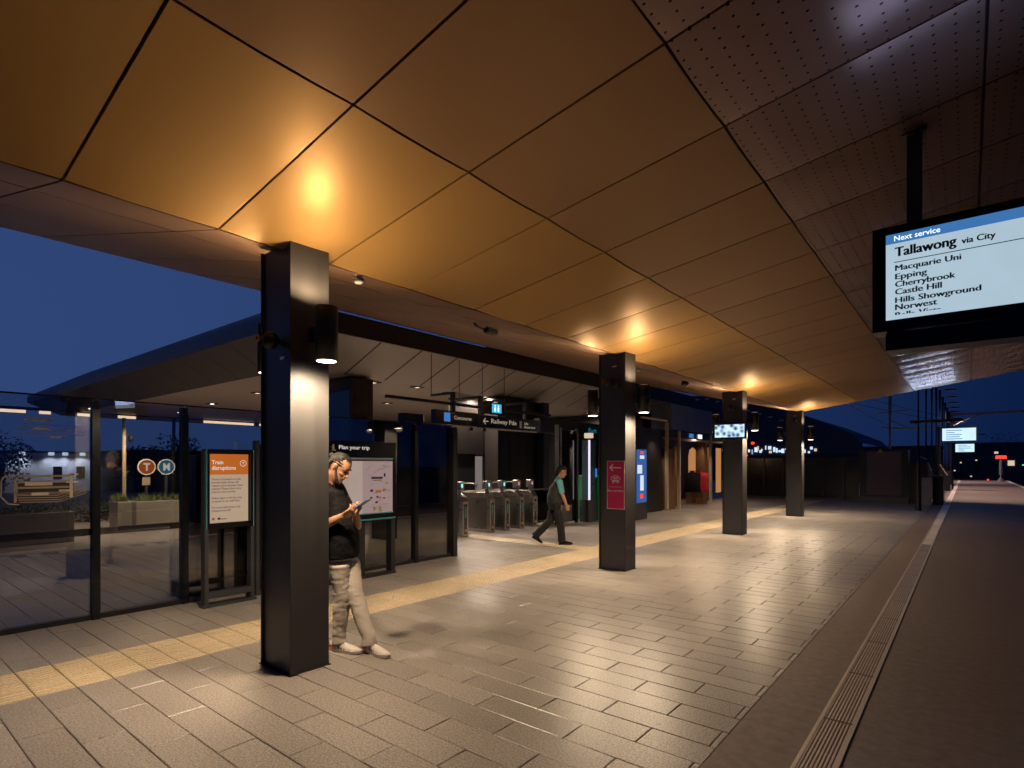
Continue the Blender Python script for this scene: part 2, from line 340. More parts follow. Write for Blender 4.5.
# ------------------------------------------------------------------ ground, floor
bm = B(); quad(bm, [(-600, -300, -1.3), (600, -300, -1.3), (600, 900, -1.3), (-600, 900, -1.3)]); tag(mk('ground', bm, M['ground']), kind='structure')
bm = B(); box(bm, -80, 3.3, -12, 78, -1.29, -.02); tag(mk('platform_base', bm, M['street']), kind='structure')
bm = B(); quad(bm, [(-1.1, -8, -.002), (3.3, -8, -.002), (3.3, 76, -.002), (-1.1, 76, -.002)]); tag(mk('platform_asphalt', bm, M['asphalt']), kind='structure')
bm = B(); quad(bm, [(-13.2, -4, -.012), (-1.1, -4, -.012), (-1.1, 31, -.012), (-13.2, 31, -.012)]); tag(mk('grout_bed', bm, M['grout']), kind='structure')
bm = B(); tb = B()
TW, TL = .225, .70
def tile(b, x0, x1, y0, y1, g=.0022, tilt=.0014, ribs=0):
    z = [random.uniform(-tilt, tilt) for _ in range(4)]
    z[3] = z[0]+z[2]-z[1]
    x0 += g; x1 -= g; y0 += g; y1 -= g; e = .004
    P = [(x0, y0), (x1, y0), (x1, y1), (x0, y1)]
    I = [(x0+e, y0+e), (x1-e, y0+e), (x1-e, y1-e), (x0+e, y1-e)]
    o = [b.verts.new((p[0], p[1], -.012)) for p in P]
    m_ = [b.verts.new((p[0], p[1], -.003+z[i])) for i, p in enumerate(P)]
    t = [b.verts.new((p[0], p[1], z[i])) for i, p in enumerate(I)]
    for k in range(4):
        b.faces.new((o[k], o[(k+1) % 4], m_[(k+1) % 4], m_[k])); b.faces.new((m_[k], m_[(k+1) % 4], t[(k+1) % 4], t[k]))
    b.faces.new(t)
for k in range(-8, 136):
    y0 = .04+TW*k; y1 = y0+TW
    xs = -2.89 if k % 2 == 1 else -3.24
    edges = []
    x = xs+TL*4
    while x > -13.4:
        a0, a1 = x-TL, x
        a1c = min(a1, -1.1)
        if a0 < -1.1 and a0 > -13.2:
            # tactile strip occupies -5.70..-4.99
            if a0 < -5.69 < a1-.01 or a0 < -4.99 < a1-.01 or (a0 >= -5.71 and a1 <= -4.98):
                if a0 < -5.70: edges.append((a0, -5.70))
                if a1 > -4.99: edges.append((-4.99, a1c))
            else: edges.append((a0, a1c))
        x -= TL
    for a0, a1 in edges:
        if a1-a0 < .02: continue
        if 9.04 < (y0+y1)/2 < 9.49 and a0 < -5.7 and a1 > -8.8: continue
        tile(bm, a0, a1, y0, y1)
    for a0 in (-5.70, -5.345): tile(tb, a0, a0+.353, y0, y1, g=.003, tilt=.0006)
    if 9.04 < (y0+y1)/2 < 9.49:
        for q in range(9): tile(tb, -5.71-.353*(q+1), -5.71-.353*q, y0, y1, g=.003, tilt=.0006)
tag(mk('paving', bm, M['tile']), kind='structure')
# ribs and studs of the tactile strip
for k in range(-8, 136):
    y0 = .04+TW*k
    if y0 < 3.3:
        for a0 in (-5.70, -5.345):
            for j in range(6):
                xc = a0+.035+j*.0575
                box(tb, xc-.014, xc+.014, y0+.012, y0+TW-.012, 0, .0035)
    elif y0 < 14:
        for j in range(12):
            for q in range(4):
                xc = -5.675+j*.0595; yc = y0+.03+q*.055
                box(tb, xc-.012, xc+.012, yc-.012, yc+.012, 0, .004)
tag(mk('tactile_paving', tb, M['tactile']), kind='structure')
# edge line
bm = B(); quad(bm, [(3.0, -8, .004), (3.26, -8, .004), (3.26, 76, .004), (3.0, 76, .004)]); tag(mk('platform_edge_line', bm, mat('edge_line_paint', (.62, .54, .42), .6, 0, .15, 3)), kind='structure')
bm = B(); box(bm, 3.3, 9.5, -12, 200, -1.295, -1.15); tag(mk('track_ballast', bm, M['ballast']), kind='structure')
bm = B()
for x in (4.1, 5.53, 7.6, 9.03): box(bm, x-.035, x+.035, -12, 200, -1.15, -1.0)
tag(mk('railway_rails', bm, M['darksteel']), kind='structure')

# drain channel
dr = thing('drain_channel', 'pale slotted metal drain channel running the length of the asphalt platform', 'drain', (-.62, 0, 0))
def rel(bm, loc):
    bmesh.ops.translate(bm, verts=bm.verts, vec=-V(loc)); return bm
bm = B()
for x in (-.715, -.535): box(bm, x-.010, x+.010, -4, 76, -.004, .006)
mk('channel_frame', rel(bm, dr.location), mat('pale_channel_metal', (.85, .74, .64), .38, .5, .1, 6), dr)
bm = B(); bm2 = B()
for i in range(-4, 76):
    b_ = bm if i < 14 else bm2
    if i < 14:
        for j in range(9): box(b_, -.700+j*.0188-.0055, -.700+j*.0188+.0055, i+.01, i+.985, -.012, .003)
        for j in range(5): box(b_, -.707, -.543, i+.1+j*.2-.004, i+.1+j*.2+.004, -.012, -.001)
    else: box(b_, -.706, -.544, i+.01, i+.985, -.012, .002+.001*random.random())
g1 = mk('grate', rel(bm, dr.location), mat('grate_metal', (.85, .72, .62), .38, .5, .15, 5), dr)
mk('grate_cover', rel(bm2, dr.location), tile_mat('channel_cover', (.80, .70, .62), 40, .4, .15), dr)
bm = bx(-.71, -.54, -4, 14, -.03, -.0115); mk('channel_floor', rel(bm, dr.location), M['grout'], dr)

# ------------------------------------------------------------------ main canopy
cn = thing('platform_canopy', 'large butterfly canopy of golden bronze metal soffit panels over the platform', 'canopy', (0, 0, 0))
ZC = lambda x: 3.28+.149*(x+4.15) if x >= -4.15 else 3.28+.2460*(-4.15-x)
YS = [.9+.89*k for k in range(-5, 22)]; YS[-1] = 19.7 if YS[-1] > 19 else YS[-1]
YS = [y for y in YS if y < 19.3]+[19.75]
def panel_sheet(xa, xb, g=.008, sag=.0085, nx=3, ny=16, step=1):
    bm = B()
    ys = YS
    for ya, yb in zip(ys, ys[1:]):
        x0, x1, y0, y1 = xa+g, xb-g, ya+g, yb-g
        sg = sag*random.uniform(.7, 1.3); t1, t2 = random.uniform(-.0008, .0008), random.uniform(-.0008, .0008)
        grid = []
        for j in range(ny+1):
            row = []
            for i in range(nx+1):
                u, v = i/nx, j/ny; x = x0+(x1-x0)*u; y = y0+(y1-y0)*v
                z = ZC(x)-sg*4*v*(1-v)*1.0-sg*.35*u*(1-u)+t1*(u-.5)+t2*(v-.5)
                row.append(bm.verts.new((x, y, z)))
            grid.append(row)
        for j in range(ny):
            for i in range(nx): bm.faces.new((grid[j][i], grid[j][i+1], grid[j+1][i+1], grid[j+1][i])).smooth = True
        # folded edges
        def lip(a, b): 
            a, b = bm.verts.new(a.co), bm.verts.new(b.co)
            f = bm.faces.new((a, b, bm.verts.new(b.co+V((0, 0, .03))), bm.verts.new(a.co+V((0, 0, .03))))); return f
        lip(grid[0][0], grid[0][nx]); lip(grid[0][nx], grid[ny][nx]); lip(grid[ny][nx], grid[ny][0]); lip(grid[ny][0], grid[0][0])
    return bm
def sheet(name, xa, xb, m, **kw):
    bm = panel_sheet(xa, xb, **kw)
    me = bpy.data.meshes.new(name); bm.to_mesh(me); bm.free(); me.materials.append(m)
    o = bpy.data.objects.new(name, me); COL.objects.link(o); o.parent = cn; return o
M['ceil2'] = ceiling_mat('dimmed_bronze_soffit_panel', (.30, .175, .085), None, .36, .68, .65, .75)  # same panels as the first strip; lamp falloff painted into a darker base
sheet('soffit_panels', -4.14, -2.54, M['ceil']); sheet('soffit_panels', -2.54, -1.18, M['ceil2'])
sheet('perforated_panels', -1.18, .08, M['ceilperf'], sag=.013)
for xa, xb in ((.08, 1.35), (1.35, 2.65), (2.65, 4.0)): sheet('perforated_panels', xa, xb, M['ceilperf'], sag=.012)
for xa, xb in ((-4.94, -4.16), (-6.40, -4.95), (-9.26, -6.41)): sheet('wing_panels', xa, xb, M['ceilwing'], sag=.003)
# dark backing and roof above
bm = B()
up = .034
P = [(-9.26, ZC(-9.26)), (-4.15, ZC(-4.15)), (4.0, ZC(4.0))]
prof = [(x, z+up) for x, z in P]+[(4.05, P[2][1]+.30), (-4.15, P[1][1]+.55), (-9.30, P[0][1]+.05)]
a = [bm.verts.new((x, YS[0], z)) for x, z in prof]; b = [bm.verts.new((x, 19.72, z)) for x, z in prof]
k = len(prof)
for i in range(k): bm.faces.new((a[i], a[(i+1) % k], b[(i+1) % k], b[i]))
bm.faces.new(a); bm.faces.new(b)
mk('roof_deck', bm, M['black'], cn)
bm = B()
quadpts = lambda y0, y1: [(4.0, y0, ZC(4.0)), (4.06, y0, ZC(4.0)), (4.06, y1, ZC(4.0)), (4.0, y1, ZC(4.0))]
box(bm, 4.0, 4.06, YS[0], 19.76, ZC(4)-.03, ZC(4)+.34)
mk('edge_trim', bm, M['bronze'], cn)

# ------------------------------------------------------------------ columns
CY = [2.24, 7.60, 13.25, 19.15]
def column(y, zt):
    t = thing('canopy_column', '', 'column', (-4.20, y+.15, 0), 'bronze box columns under the canopy')
    L = t.location
    bm = B(); fl = .016
    box(bm, -4.43, -4.43+fl, y, y+.33, 0, zt); box(bm, -3.975-fl, -3.975, y, y+.33, 0, zt)
    mk('flange', rel(bm, L), M['bronze_lit'], t, bevel=.002)
    bm = B(); box(bm, -4.43+fl, -3.975-fl, y+.022, y+.308, 0, zt-.002)
    mk('web_panel', rel(bm, L), M['bronze'], t)
    bm = bx(-4.44, -3.965, y-.012, y+.342, -.002, .006); mk('base_plate', rel(bm, L), M['black'], t)
    bm = bx(-4.43, -3.97, y-.01, y+.32, zt-.06, zt-.04)
    mk('head_collar', rel(bm, L), M['black'], t) if False else bm.free()
    return t
labels = ['closest bronze column, with the man in the black shirt leaning on its far side',
          'second bronze column, carrying the magenta sign with an arrow',
          'third bronze column, with the small monitor fixed to its face',
          'farthest bronze column at the end of the canopy']
for y, lb in zip(CY, labels): column(y, 3.305)['label'] = lb

def lamp(x, y, side, i):
    t = thing('cylinder_light', '', 'wall light', (x, y, 2.59), 'black cylinder up-down lights on the columns')
    bm = B(); tube(bm, [(0, 0, -.205), (0, 0, -.2), (0, 0, .2), (0, 0, .205)], [.082, .085, .085, .082], 32)
    # recess both ends
    o = mk('housing', bm, M['lampbody'], t, smooth=False)
    for p in o.data.polygons: p.use_smooth = abs(p.normal.z) < .5
    for zz, nm in ((-.2065, 'lens'), (.2065, 'lens')):
        bm = B(); tube(bm, [(0, 0, zz-.001), (0, 0, zz+.001)], [.07, .07], 28); mk(nm, bm, M['lampglow'] if zz < 0 else M['lednwarm'], t)
    bm = B(); box(bm, min(-side*.08, -side*.16), max(-side*.08, -side*.16), -.05, .05, -.06, .06); mk('bracket', bm, M['black'], t)
    pu, pd = LPOW[i]
    ul = spot('uplight', (0, 0, .225), (0, 0, 2), pu, 160, .7, WARM, .09, t)
    if i not in UPN:                                  # wide batwing distribution of the uplight optic
        UPN[i] = ul.data; ul.data.use_nodes = True; q = ul.data.node_tree; em = q.nodes['Emission']
        tcn = q.nodes.new('ShaderNodeTexCoord'); sx_ = q.nodes.new('ShaderNodeSeparateXYZ'); q.links.new(tcn.outputs['Normal'], sx_.inputs[0])
        ab = q.nodes.new('ShaderNodeMath'); ab.operation = 'ABSOLUTE'; q.links.new(sx_.outputs['Z'], ab.inputs[0])
        mxn = q.nodes.new('ShaderNodeMath'); mxn.operation = 'MAXIMUM'; mxn.inputs[1].default_value = .30; q.links.new(ab.outputs[0], mxn.inputs[0])
        pw = q.nodes.new('ShaderNodeMath'); pw.operation = 'POWER'; pw.inputs[1].default_value = -2.0; q.links.new(mxn.outputs[0], pw.inputs[0])
        ml = q.nodes.new('ShaderNodeMath'); ml.operation = 'MULTIPLY'; ml.inputs[1].default_value = .38; q.links.new(pw.outputs[0], ml.inputs[0]); q.links.new(ml.outputs[0], em.inputs['Strength'])
    else: ul.data = UPN[i]
    spot('downlight', (side*.05, 0, -.225), (side*.05, 0, -2), pd, 174, .75, (1, .76, .5), .07, t)
    return t
UPN = {}
LPOW = {0: (84, 262), 1: (86, 320), 2: (88, 370), 3: (90, 390)}
for i, y in enumerate(CY):
    for side, x in ((1, -3.76), (-1, -4.64)):
        t = lamp(x, y+.17, side, i)
        t['label'] = 'cylinder light on the %s side of the %s column' % ('platform' if side > 0 else 'glass screen', ['closest bronze', 'second bronze', 'third bronze', 'farthest bronze'][i])
# emergency floods and small plates on column faces
def flood(x, y, z, i, two):
    t = thing('column_floodlight', '', 'floodlight', (x, y, z), 'small round fittings on the column faces')
    bm = B(); tube(bm, [(0, .02, 0), (0, -.03, 0)], [.045, .045], 20); mk('mount', bm, M['black'], t)
    bm = B(); ball(bm, (0, -.075, 0), (.068, .06, .068), 20); mk('housing', bm, M['lampbody'], t, smooth=True)
    bm = B(); tube(bm, [(-.03, -.10, .01), (-.075, -.13, .01)], [.035, .042], 18); mk('lens_hood', bm, mat('copper_hood', (.22, .11, .06), .35, .7), t)
    if two:
        bm = B(); ball(bm, (.13, -.05, -.05), (.045, .045, .05), 16); mk('sensor_dome', bm, M['black'], t, smooth=True)
    return t
for i, (x, z, two) in enumerate(((-4.17, 2.56, 0), (-4.23, 2.86, 1), (-4.18, 2.90, 0), (-4.15, 2.98, 0))):
    t = flood(x, CY[i]+.02, z, i, two)
    t['label'] = ['round floodlight on the closest bronze column above the man', 'round floodlight with twin sensor dome above the magenta sign', 'round floodlight above the small column monitor', 'round floodlight on the farthest bronze column'][i]
for i, (x, z) in enumerate(((-4.12, 2.43), (-4.17, 3.10), (-4.17, 3.12), (-4.17, 3.13))):
    bm = bx(-.035, .035, -.002, .002, -.010, .010)
    o = mk('column_number_plate', bm, M['signwhite']); o.location = (x, CY[i]+.017, z)
    tag(o, 'small white plate on the %s bronze column' % ['closest', 'second', 'third', 'farthest'][i], 'plate', 'small plates on the columns')

# magenta sign on column 2
t = thing('direction_sign', 'magenta sign with white arrow and bus pictogram on the second column', 'sign', (-4.135, 7.60, 1.3)); L = t.location
y = 7.6-.003
mk('sign_panel', rel(bx(-4.285, -3.985, y-.004, 7.622, .93, 1.665), L), M['signwhite'], t)
mk('sign_face', rel(bx(-4.275, -3.995, y-.008, y-.004, .94, 1.655), L), M['magenta'], t)
bm = B(); yy = y-.010
def strip(bm, p0, p1, w, y=None, th=.001):
    p0, p1 = V(p0), V(p1); d = (p1-p0).normalized(); nrm = V((0, -1, 0)) if y is None else V(y); s = d.cross(nrm).normalized()*w/2
    vs = [bm.verts.new(q) for q in (p0-s, p1-s, p1+s, p0+s)]; bm.faces.new(vs)
strip(bm, (-4.23, yy, 1.56), (-4.04, yy, 1.56), .020)
strip(bm, (-4.235, yy-.0005, 1.556), (-4.175, yy-.0005, 1.61), .020); strip(bm, (-4.235, yy-.001, 1.564), (-4.175, yy-.001, 1.51), .020)
mk('arrow_symbol', rel(bm, L), M['signwhite'], t)
bm = B()
ring = [(-4.135+.075*math.cos(a), yy, 1.385+.055*math.sin(a)) for a in [math.pi*(k/14) for k in range(-1, 16)]]
for p, q in zip(ring, ring[1:]): strip(bm, p, q, .012)
for q in ((-4.19, -4.08, 1.36, 1.378), (-4.175, -4.095, 1.395, 1.415), (-4.185, -4.16, 1.325, 1.345), (-4.11, -4.085, 1.325, 1.345), (-4.20, -4.07, 1.345, 1.358)):
    quad(bm, [(q[0], yy-.0003*ring.index(ring[0]), q[2]), (q[1], yy, q[2]), (q[1], yy, q[3]), (q[0], yy, q[3])])
mk('bus_pictogram', rel(bm, L), M['signwhite'], t)
text('lettering', 'Temporary buses', M['signwhite'], t, (-4.25, yy, 1.255), X, Z, .22, .026, loc0=L)
text('lettering', 'Bus services', M['signwhite'], t, (-4.27, yy, 1.195), X, Z, .27, .034, .02, loc0=L)

# monitor on column 3
t = thing('column_monitor', 'small lit monitor bracketed to the third bronze column', 'monitor', (-4.2, 13.12, 2.38)); L = t.location
mk('bezel', rel(bx(-4.60, -3.84, 13.10, 13.17, 2.19, 2.57), L), M['black'], t, bevel=.006)
def screen_mat():
    m, n, out = nt('camera_view_display')
    tc = nd(n, 'ShaderNodeTexCoord'); br = nd(n, 'ShaderNodeTexVoronoi', Scale=9.0); n.links.new(tc.outputs['Object'], br.inputs['Vector'])
    r = nd(n, 'ShaderNodeValToRGB'); r.color_ramp.elements[0].color = (.02, .05, .12, 1); r.color_ramp.elements[1].color = (.55, .75, .95, 1); r.color_ramp.elements[0].position = .15; r.color_ramp.elements[1].position = .6
    n.links.new(br.outputs['Distance'], r.inputs[0]); e = nd(n, 'ShaderNodeEmission'); n.links.new(r.outputs[0], e.inputs[0]); e.inputs[1].default_value = 1.3
    n.links.new(e.outputs[0], out.inputs[0]); return m
mk('display', rel(bx(-4.55, -3.89, 13.095, 13.0995, 2.235, 2.525), L), screen_mat(), t)
mk('bracket', rel(bx(-4.28, -4.12, 13.17, 13.27, 2.28, 2.48), L), M['black'], t)
t = thing('blue_notice', 'narrow blue notice on the side of the third bronze column', 'notice', (-3.985, 13.3, 1.2)); 
mk('notice_panel', bx(0, .006, .02, .16, -.25, .28), M['adblue'], t); mk('notice_text', bx(.006, .008, .05, .13, -.05, .15), M['adwhite'], t)

# ------------------------------------------------------------------ ceiling fittings
def round_fit(x, y, z, lb):
    t = thing('smoke_detector', lb, 'detector', (x, y, z))
    bm = B(); tube(bm, [(0, 0, .02), (0, 0, -.05), (0, 0, -.056)], [.055, .055, .048], 24); mk('housing', bm, M['steel'], t)
    bm = B(); tube(bm, [(0, 0, -.056), (0, 0, -.062)], [.036, .03], 20); mk('lens', bm, M['white'], t)
round_fit(-4.22, 3.03, 3.285, 'silver round detector on the fold of the ceiling near the closest column')
round_fit(-4.75, 9.6, 3.41, 'silver round detector on the ceiling just past the second column')
t = thing('ceiling_camera', 'black bracket camera on the brown ceiling wing between first and second column', 'camera', (-5.2, 5.86, 3.53))
bm = B(); tube(bm, [(.0, 0, .03), (0, 0, -.02), (.0, -.09, -.05), (0, -.22, -.03), (0, -.26, .0)], .016, 10); mk('bracket', bm, M['black'], t, smooth=True)
bm = B(); box(bm, -.05, .05, -.02, .18, -.085, -.015); mk('housing', bm, M['black'], t, bevel=.01)
bm = B(); tube(bm, [(0, -.02, -.05), (0, -.06, -.05)], .028, 14); mk('lens', bm, M['blacksat'], t)
t = thing('dome_camera', 'dark dome camera on the ceiling wing near the third column', 'camera', (-4.8, 11.94, 3.42))
bm = B(); tube(bm, [(0, 0, .03), (0, 0, -.03)], [.09, .09], 20); mk('collar', bm, M['black'], t)
bm = B(); ball(bm, (0, 0, -.03), (.08, .08, .07), 18); mk('dome', bm, M['blacksat'], t, smooth=True)

# ------------------------------------------------------------------ hanging departures screen
t = thing('departures_screen', 'large hanging display listing the next service to Tallawong', 'display screen', (.1, 4.6, 3.9)); L = t.location
W1 = .70
mk('drop_post', rel(bx(-.32, -.235, 4.66, 4.745, 3.22, 3.90), L), M['bronze'], t, bevel=.004)
mk('post_flange', rel(bx(-.35, -.205, 4.63, 4.775, 3.835, 3.85), L), M['black'], t)
bm = B(); box(bm, -.51, W1, 4.62, 4.80, 2.515, 3.225)
box(bm, -.51, -.432, 4.60, 4.62, 2.515, 3.225); box(bm, W1-.08, W1, 4.60, 4.62, 2.515, 3.225); box(bm, -.432, W1-.08, 4.60, 4.62, 3.172, 3.225); box(bm, -.432, W1-.08, 4.60, 4.62, 2.515, 2.588)
mk('casing', rel(bm, L), M['blacksat'], t)
mk('underslung_tray', rel(bx(-.435, W1-.03, 4.62, 4.84, 2.385, 2.505), L), M['blacksat'], t)
mk('display', rel(bx(-.432, W1-.08, 4.612, 4.618, 2.588, 3.172), L), M['scrwhite'], t)
mk('header_band', rel(bx(-.432, W1-.08, 4.608, 4.611, 3.108, 3.172), L), M['scrblue'], t)
yy = 4.606
text('lettering', 'Next service', M['signglow'], t, (-.385, yy, 3.122), X, Z, .25, .036, .012, loc0=L)
text('lettering', 'Tallawong', M['letterdark'], t, (-.382, yy, 2.995), X, Z, .325, .083, .006, loc0=L, bold=.006)
text('lettering', 'via City', M['letterdark'], t, (-.028, yy, 3.004), X, Z, .165, .052, .008, bold=.003, loc0=L)
mk('rule_line', rel(bx(-.385, W1-.12, yy-.001, yy, 2.976, 2.981), L), M['letterdark'], t)
rows = [('Macquarie Uni', .30, 2.918), ('Epping', .148, 2.860), ('Cherrybrook', .275, 2.808), ('Castle Hill', .215, 2.757), ('Hills Showground', .385, 2.700), ('Norwest', .195, 2.652), ('Bella Vista', .215, 2.598)]
for s_, w_, z_ in rows:
    desc = any(c in s_ for c in 'gpqy')
    text('lettering', s_, M['letterdark'], t, (-.380, yy, z_-(.011 if desc else 0)), X, Z, w_*1.16, .050 if desc else .039, 0, bold=.0045, clip=(2.6195 if s_ == 'Bella Vista' else None), loc0=L)

# ------------------------------------------------------------------ glass screens
GX = -7.05
def screen(y0, y1, label, rail=True, post0=True):
    t = thing('glass_screen', label, 'glass screen', (GX, y0, 0), 'glass screens beside the paving'); L = t.location
    mk('pane', rel(bx(GX-.006, GX+.006, y0+.03, y1-.01, .05, 2.28), L), M['glass'], t)
    if abs(y0-1.8) < .01:
        pn = t.children[0]; pn.rotation_euler = (0, math.radians(1.0), math.radians(1.7))
    mk('bottom_rail', rel(bx(GX-.035, GX+.035, y0+.05, y1-.01, .0, .05), L), M['black'], t)
    mk('top_rail', rel(bx(GX-.010, GX+.010, y0, y1, 2.28, 2.295), L), M['black'], t)
    if rail: mk('mid_rail', rel(bx(GX-.05, GX-.012, y0+.05, y1-.01, .87, .94), L), M['bronze'], t)
    if post0:
        p = mk('post', rel(bx(GX-.05, GX+.05, y0-.028, y0+.028, 0, 2.26), L), M['black'], t)
        mk('post', rel(bx(GX+.05, GX+.06, y0-.034, y0+.034, 0, 2.18), L), M['blacksat'], t)
    return t
screen(-1.5, .0, 'glass screen bay closest to the camera, out at the left')
screen(.0, 1.80, 'glass screen bay with the printed network map, left of the first visible post')
screen(1.80, 2.65, 'glass screen bay second from the left, in front of the round transport signs')
screen(2.65, 4.30, 'glass screen bay directly behind the orange poster stand')
screen(4.30, 6.15, 'glass screen bay directly behind the wayfinding map board')
screen(6.15, 7.0, 'last glass screen bay, ending beside the ticket gates')
mk('screen_end_post', bx(GX-.09, GX+.09, 6.96, 7.06, 0, 2.26), M['black'])
tag(bpy.data.objects['screen_end_post'], 'black end post of the glass screens beside the ticket gates', 'post')
# network map print on glass
t = thing('network_map_print', 'tan network map of lines and bars printed on the glass screen, its faint reflection drawn in above', 'map', (GX+.01, 1.4, 1.4)); L = t.location
bm = B(); gx_ = GX+.010
def ln(bm, y0, z0, y1, z1, w=.012, e=0): strip(bm, (gx_+e, y0, z0), (gx_+e, y1, z1), w, (1, 0, 0))
for a in range(4):
    z = 1.49-.055*a
    ln(bm, 1.19, z, 1.60+.03*a, z, .020)
for a in range(5):
    z = 1.33-.022*a; ln(bm, 1.16+.01*a, z, 1.50, z-.008, .009); ln(bm, 1.50, z-.008, 1.72, z+.07, .007)
ln(bm, 1.17, 1.47, 1.17, 1.24, .02); ln(bm, 1.09, 1.49, 1.07, 1.45, .012); ln(bm, 1.07, 1.45, 1.07, 1.30, .012); ln(bm, 1.07, 1.30, 1.12, 1.23, .012); ln(bm, 1.12, 1.23, 1.20, 1.22, .012); ln(bm, 1.09, 1.49, 1.20, 1.505, .010)
for a in range(5): ln(bm, 1.20, 2.00-.028*a, 1.72, 1.99-.022*a, .004)  # upper thin lines draw in the faint reflection of the print
mk('map_lines', rel(bm, L), M['etch'], t)
bm = B()
for (y0, y1, z, w) in ((1.24, 1.45, 1.417, .034), (1.29, 1.42, 1.318, .026), (1.585, 1.625, 1.50, .02), (1.56, 1.66, 1.505, .014), (1.56, 1.66, 1.43, .018), (1.50, 1.60, 1.345, .018), (1.24, 1.45, 2.045, .026), (1.29, 1.43, 1.955, .022), (1.43, 1.52, 1.875, .016)):  # topmost bars belong to the drawn-in reflection
    ln(bm, y0, z, y1, z, w, .001)
ln(bm, 1.60, 1.50, 1.60, 1.27, .026, .0015)
mk('map_bars', rel(bm, L), M['etchw'], t)
bm = B(); quad(bm, [(gx_-.001, 1.19, 1.22), (gx_-.001, 1.62, 1.26), (gx_-.001, 1.62, 1.44), (gx_-.001, 1.19, 1.44)])
mk('map_backing', rel(bm, L), M['black'], t)

# ------------------------------------------------------------------ poster stand
t = thing('poster_stand', 'framed stand with an orange-headed notice reading Train disruptions', 'notice stand', (-6.60, 3.0, 0)); L = t.location
xa, xb = -6.70, -6.60; y0, y1 = 2.70, 3.26
bm = B(); box(bm, xa, xb, y0, y0+.04, 0, 1.76); box(bm, xa, xb, y1-.04, y1, 0, 1.76); box(bm, xa-.02, xb+.02, y0-.02, y1+.02, 0, .03); box(bm, xa, xb, y0+.04, y1-.04, .10, .16)
mk('frame', rel(bm, L), M['bronze'], t)
bm = B(); box(bm, xa-.01, xb+.012, y0+.012, y0+.05, .88, 1.78); box(bm, xa-.01, xb+.012, y1-.05, y1-.012, .88, 1.78); box(bm, xa-.01, xb+.012, y0+.05, y1-.05, 1.735, 1.78); box(bm, xa-.01, xb+.012, y0+.05, y1-.05, .88, .93); box(bm, xa-.01, xb-.03, y0+.05, y1-.05, .93, 1.735)
mk('case', rel(bm, L), M['blacksat'], t)
bm = B(); box(bm, xb+.012, xb+.016, y0+.012, y0+.02, .88, 1.78); box(bm, xb+.012, xb+.016, y1-.02, y1-.012, .88, 1.78); mk('teal_edge', rel(bm, L), M['teal'], t)
fx = xb-.028
mk('poster', rel(bx(fx-.001, fx, y0+.06, y1-.06, .94, 1.725), L), M['postercream'], t)
mk('poster_header', rel(bx(fx+.0005, fx+.002, y0+.06, y1-.06, 1.49, 1.725), L), M['posterorange'], t)
text('lettering', 'Train\ndisruptions', M['litletter'], t, (fx+.003, y0+.085, 1.53), Y, Z, .27, .125, .015, loc0=L)
bm = B()
for k in range(20):
    a0, a1 = k*math.pi/10, (k+1)*math.pi/10; c = V((fx+.003, y1-.12, 1.62))
    strip(bm, c+V((0, .035*math.cos(a0), .035*math.sin(a0))), c+V((0, .035*math.cos(a1), .035*math.sin(a1))), .006, (1, 0, 0))
mk('round_symbol', rel(bm, L), M['litletter'], t)
text('lettering', 'T', M['litletter'], t, (fx+.003, y1-.133, 1.605), Y, Z, .026, .03, .02, loc0=L)
para = 'There is trackwork on this\nline this week. Buses will\nreplace trains between these\nstations. Please allow more\ntime for your journey.\n\nFollow signs to the bus stop\nor speak to our staff here.\n\nFor more information visit\ntransportnsw.info'
text('lettering', para, M['letterdark'], t, (fx+.001, y0+.085, 1.06), Y, Z, .35, .39, .006, loc0=L)
bm = B(); box(bm, fx+.001, fx+.002, y0+.09, y0+.115, .975, 1.0); mk('red_emblem', rel(bm, L), M['mapred'], t)
bm = B(); box(bm, fx+.001, fx+.002, y0+.15, y0+.18, .975, 1.0); box(bm, fx+.001, fx+.002, y0+.185, y0+.25, .978, .986); mk('blue_emblem', rel(bm, L), M['mapnavy'], t)
# second slim frame beside it
t = thing('slim_frame_panel', 'narrow dark framed panel right of the orange poster stand', 'panel', (-6.75, 3.45, 0)); L = t.location
bm = B(); box(bm, -6.85, -6.75, 3.36, 3.40, 0, 1.9); box(bm, -6.85, -6.75, 3.60, 3.64, 0, 1.9); box(bm, -6.84, -6.76, 3.40, 3.60, .0, .06)
mk('frame', rel(bm, L), M['bronze'], t); mk('infill', rel(bx(-6.815, -6.785, 3.40, 3.60, .06, 1.85), L), M['blacksat'], t)

# ------------------------------------------------------------------ wayfinding map board
t = thing('wayfinding_map', 'lit map board headed Plan your trip behind the leaning man', 'map board', (-6.60, 4.8, 0)); L = t.location
xa, xb = -6.72, -6.60; y0, y1 = 4.13, 5.38
bm = B(); box(bm, xa, xb, y0, y0+.07, 0, .80); box(bm, xa, xb, y1-.07, y1, 0, .80); box(bm, xa-.02, xb+.02, y0, y1, 0, .035); box(bm, xa, xb-.02, 4.72, 4.86, .035, .80)
mk('legs', rel(bm, L), M['black'], t)
mk('case', rel(bx(xa, xb, y0-.01, y1+.01, .80, 1.93), L), M['blacksat'], t, bevel=.004)
mk('teal_edge', rel(bx(xb, xb+.012, y0, y1, .815, .835), L), M['teal'], t)
mk('teal_edge', rel(bx(xb, xb+.008, y0+.04, y1-.04, 1.690, 1.705), L), M['teal'], t)
mk('teal_edge', rel(bx(xb, xb+.008, y0+.04, y1-.04, .90, .915), L), M['teal'], t)
mk('text_panel', rel(bx(xb, xb+.004, y0+.05, 4.80, .915, 1.69), L), M['screenmap'], t)
mk('map_panel', rel(bx(xb, xb+.004, 4.80, y1-.05, .915, 1.69), L), M['screenmap2'], t)
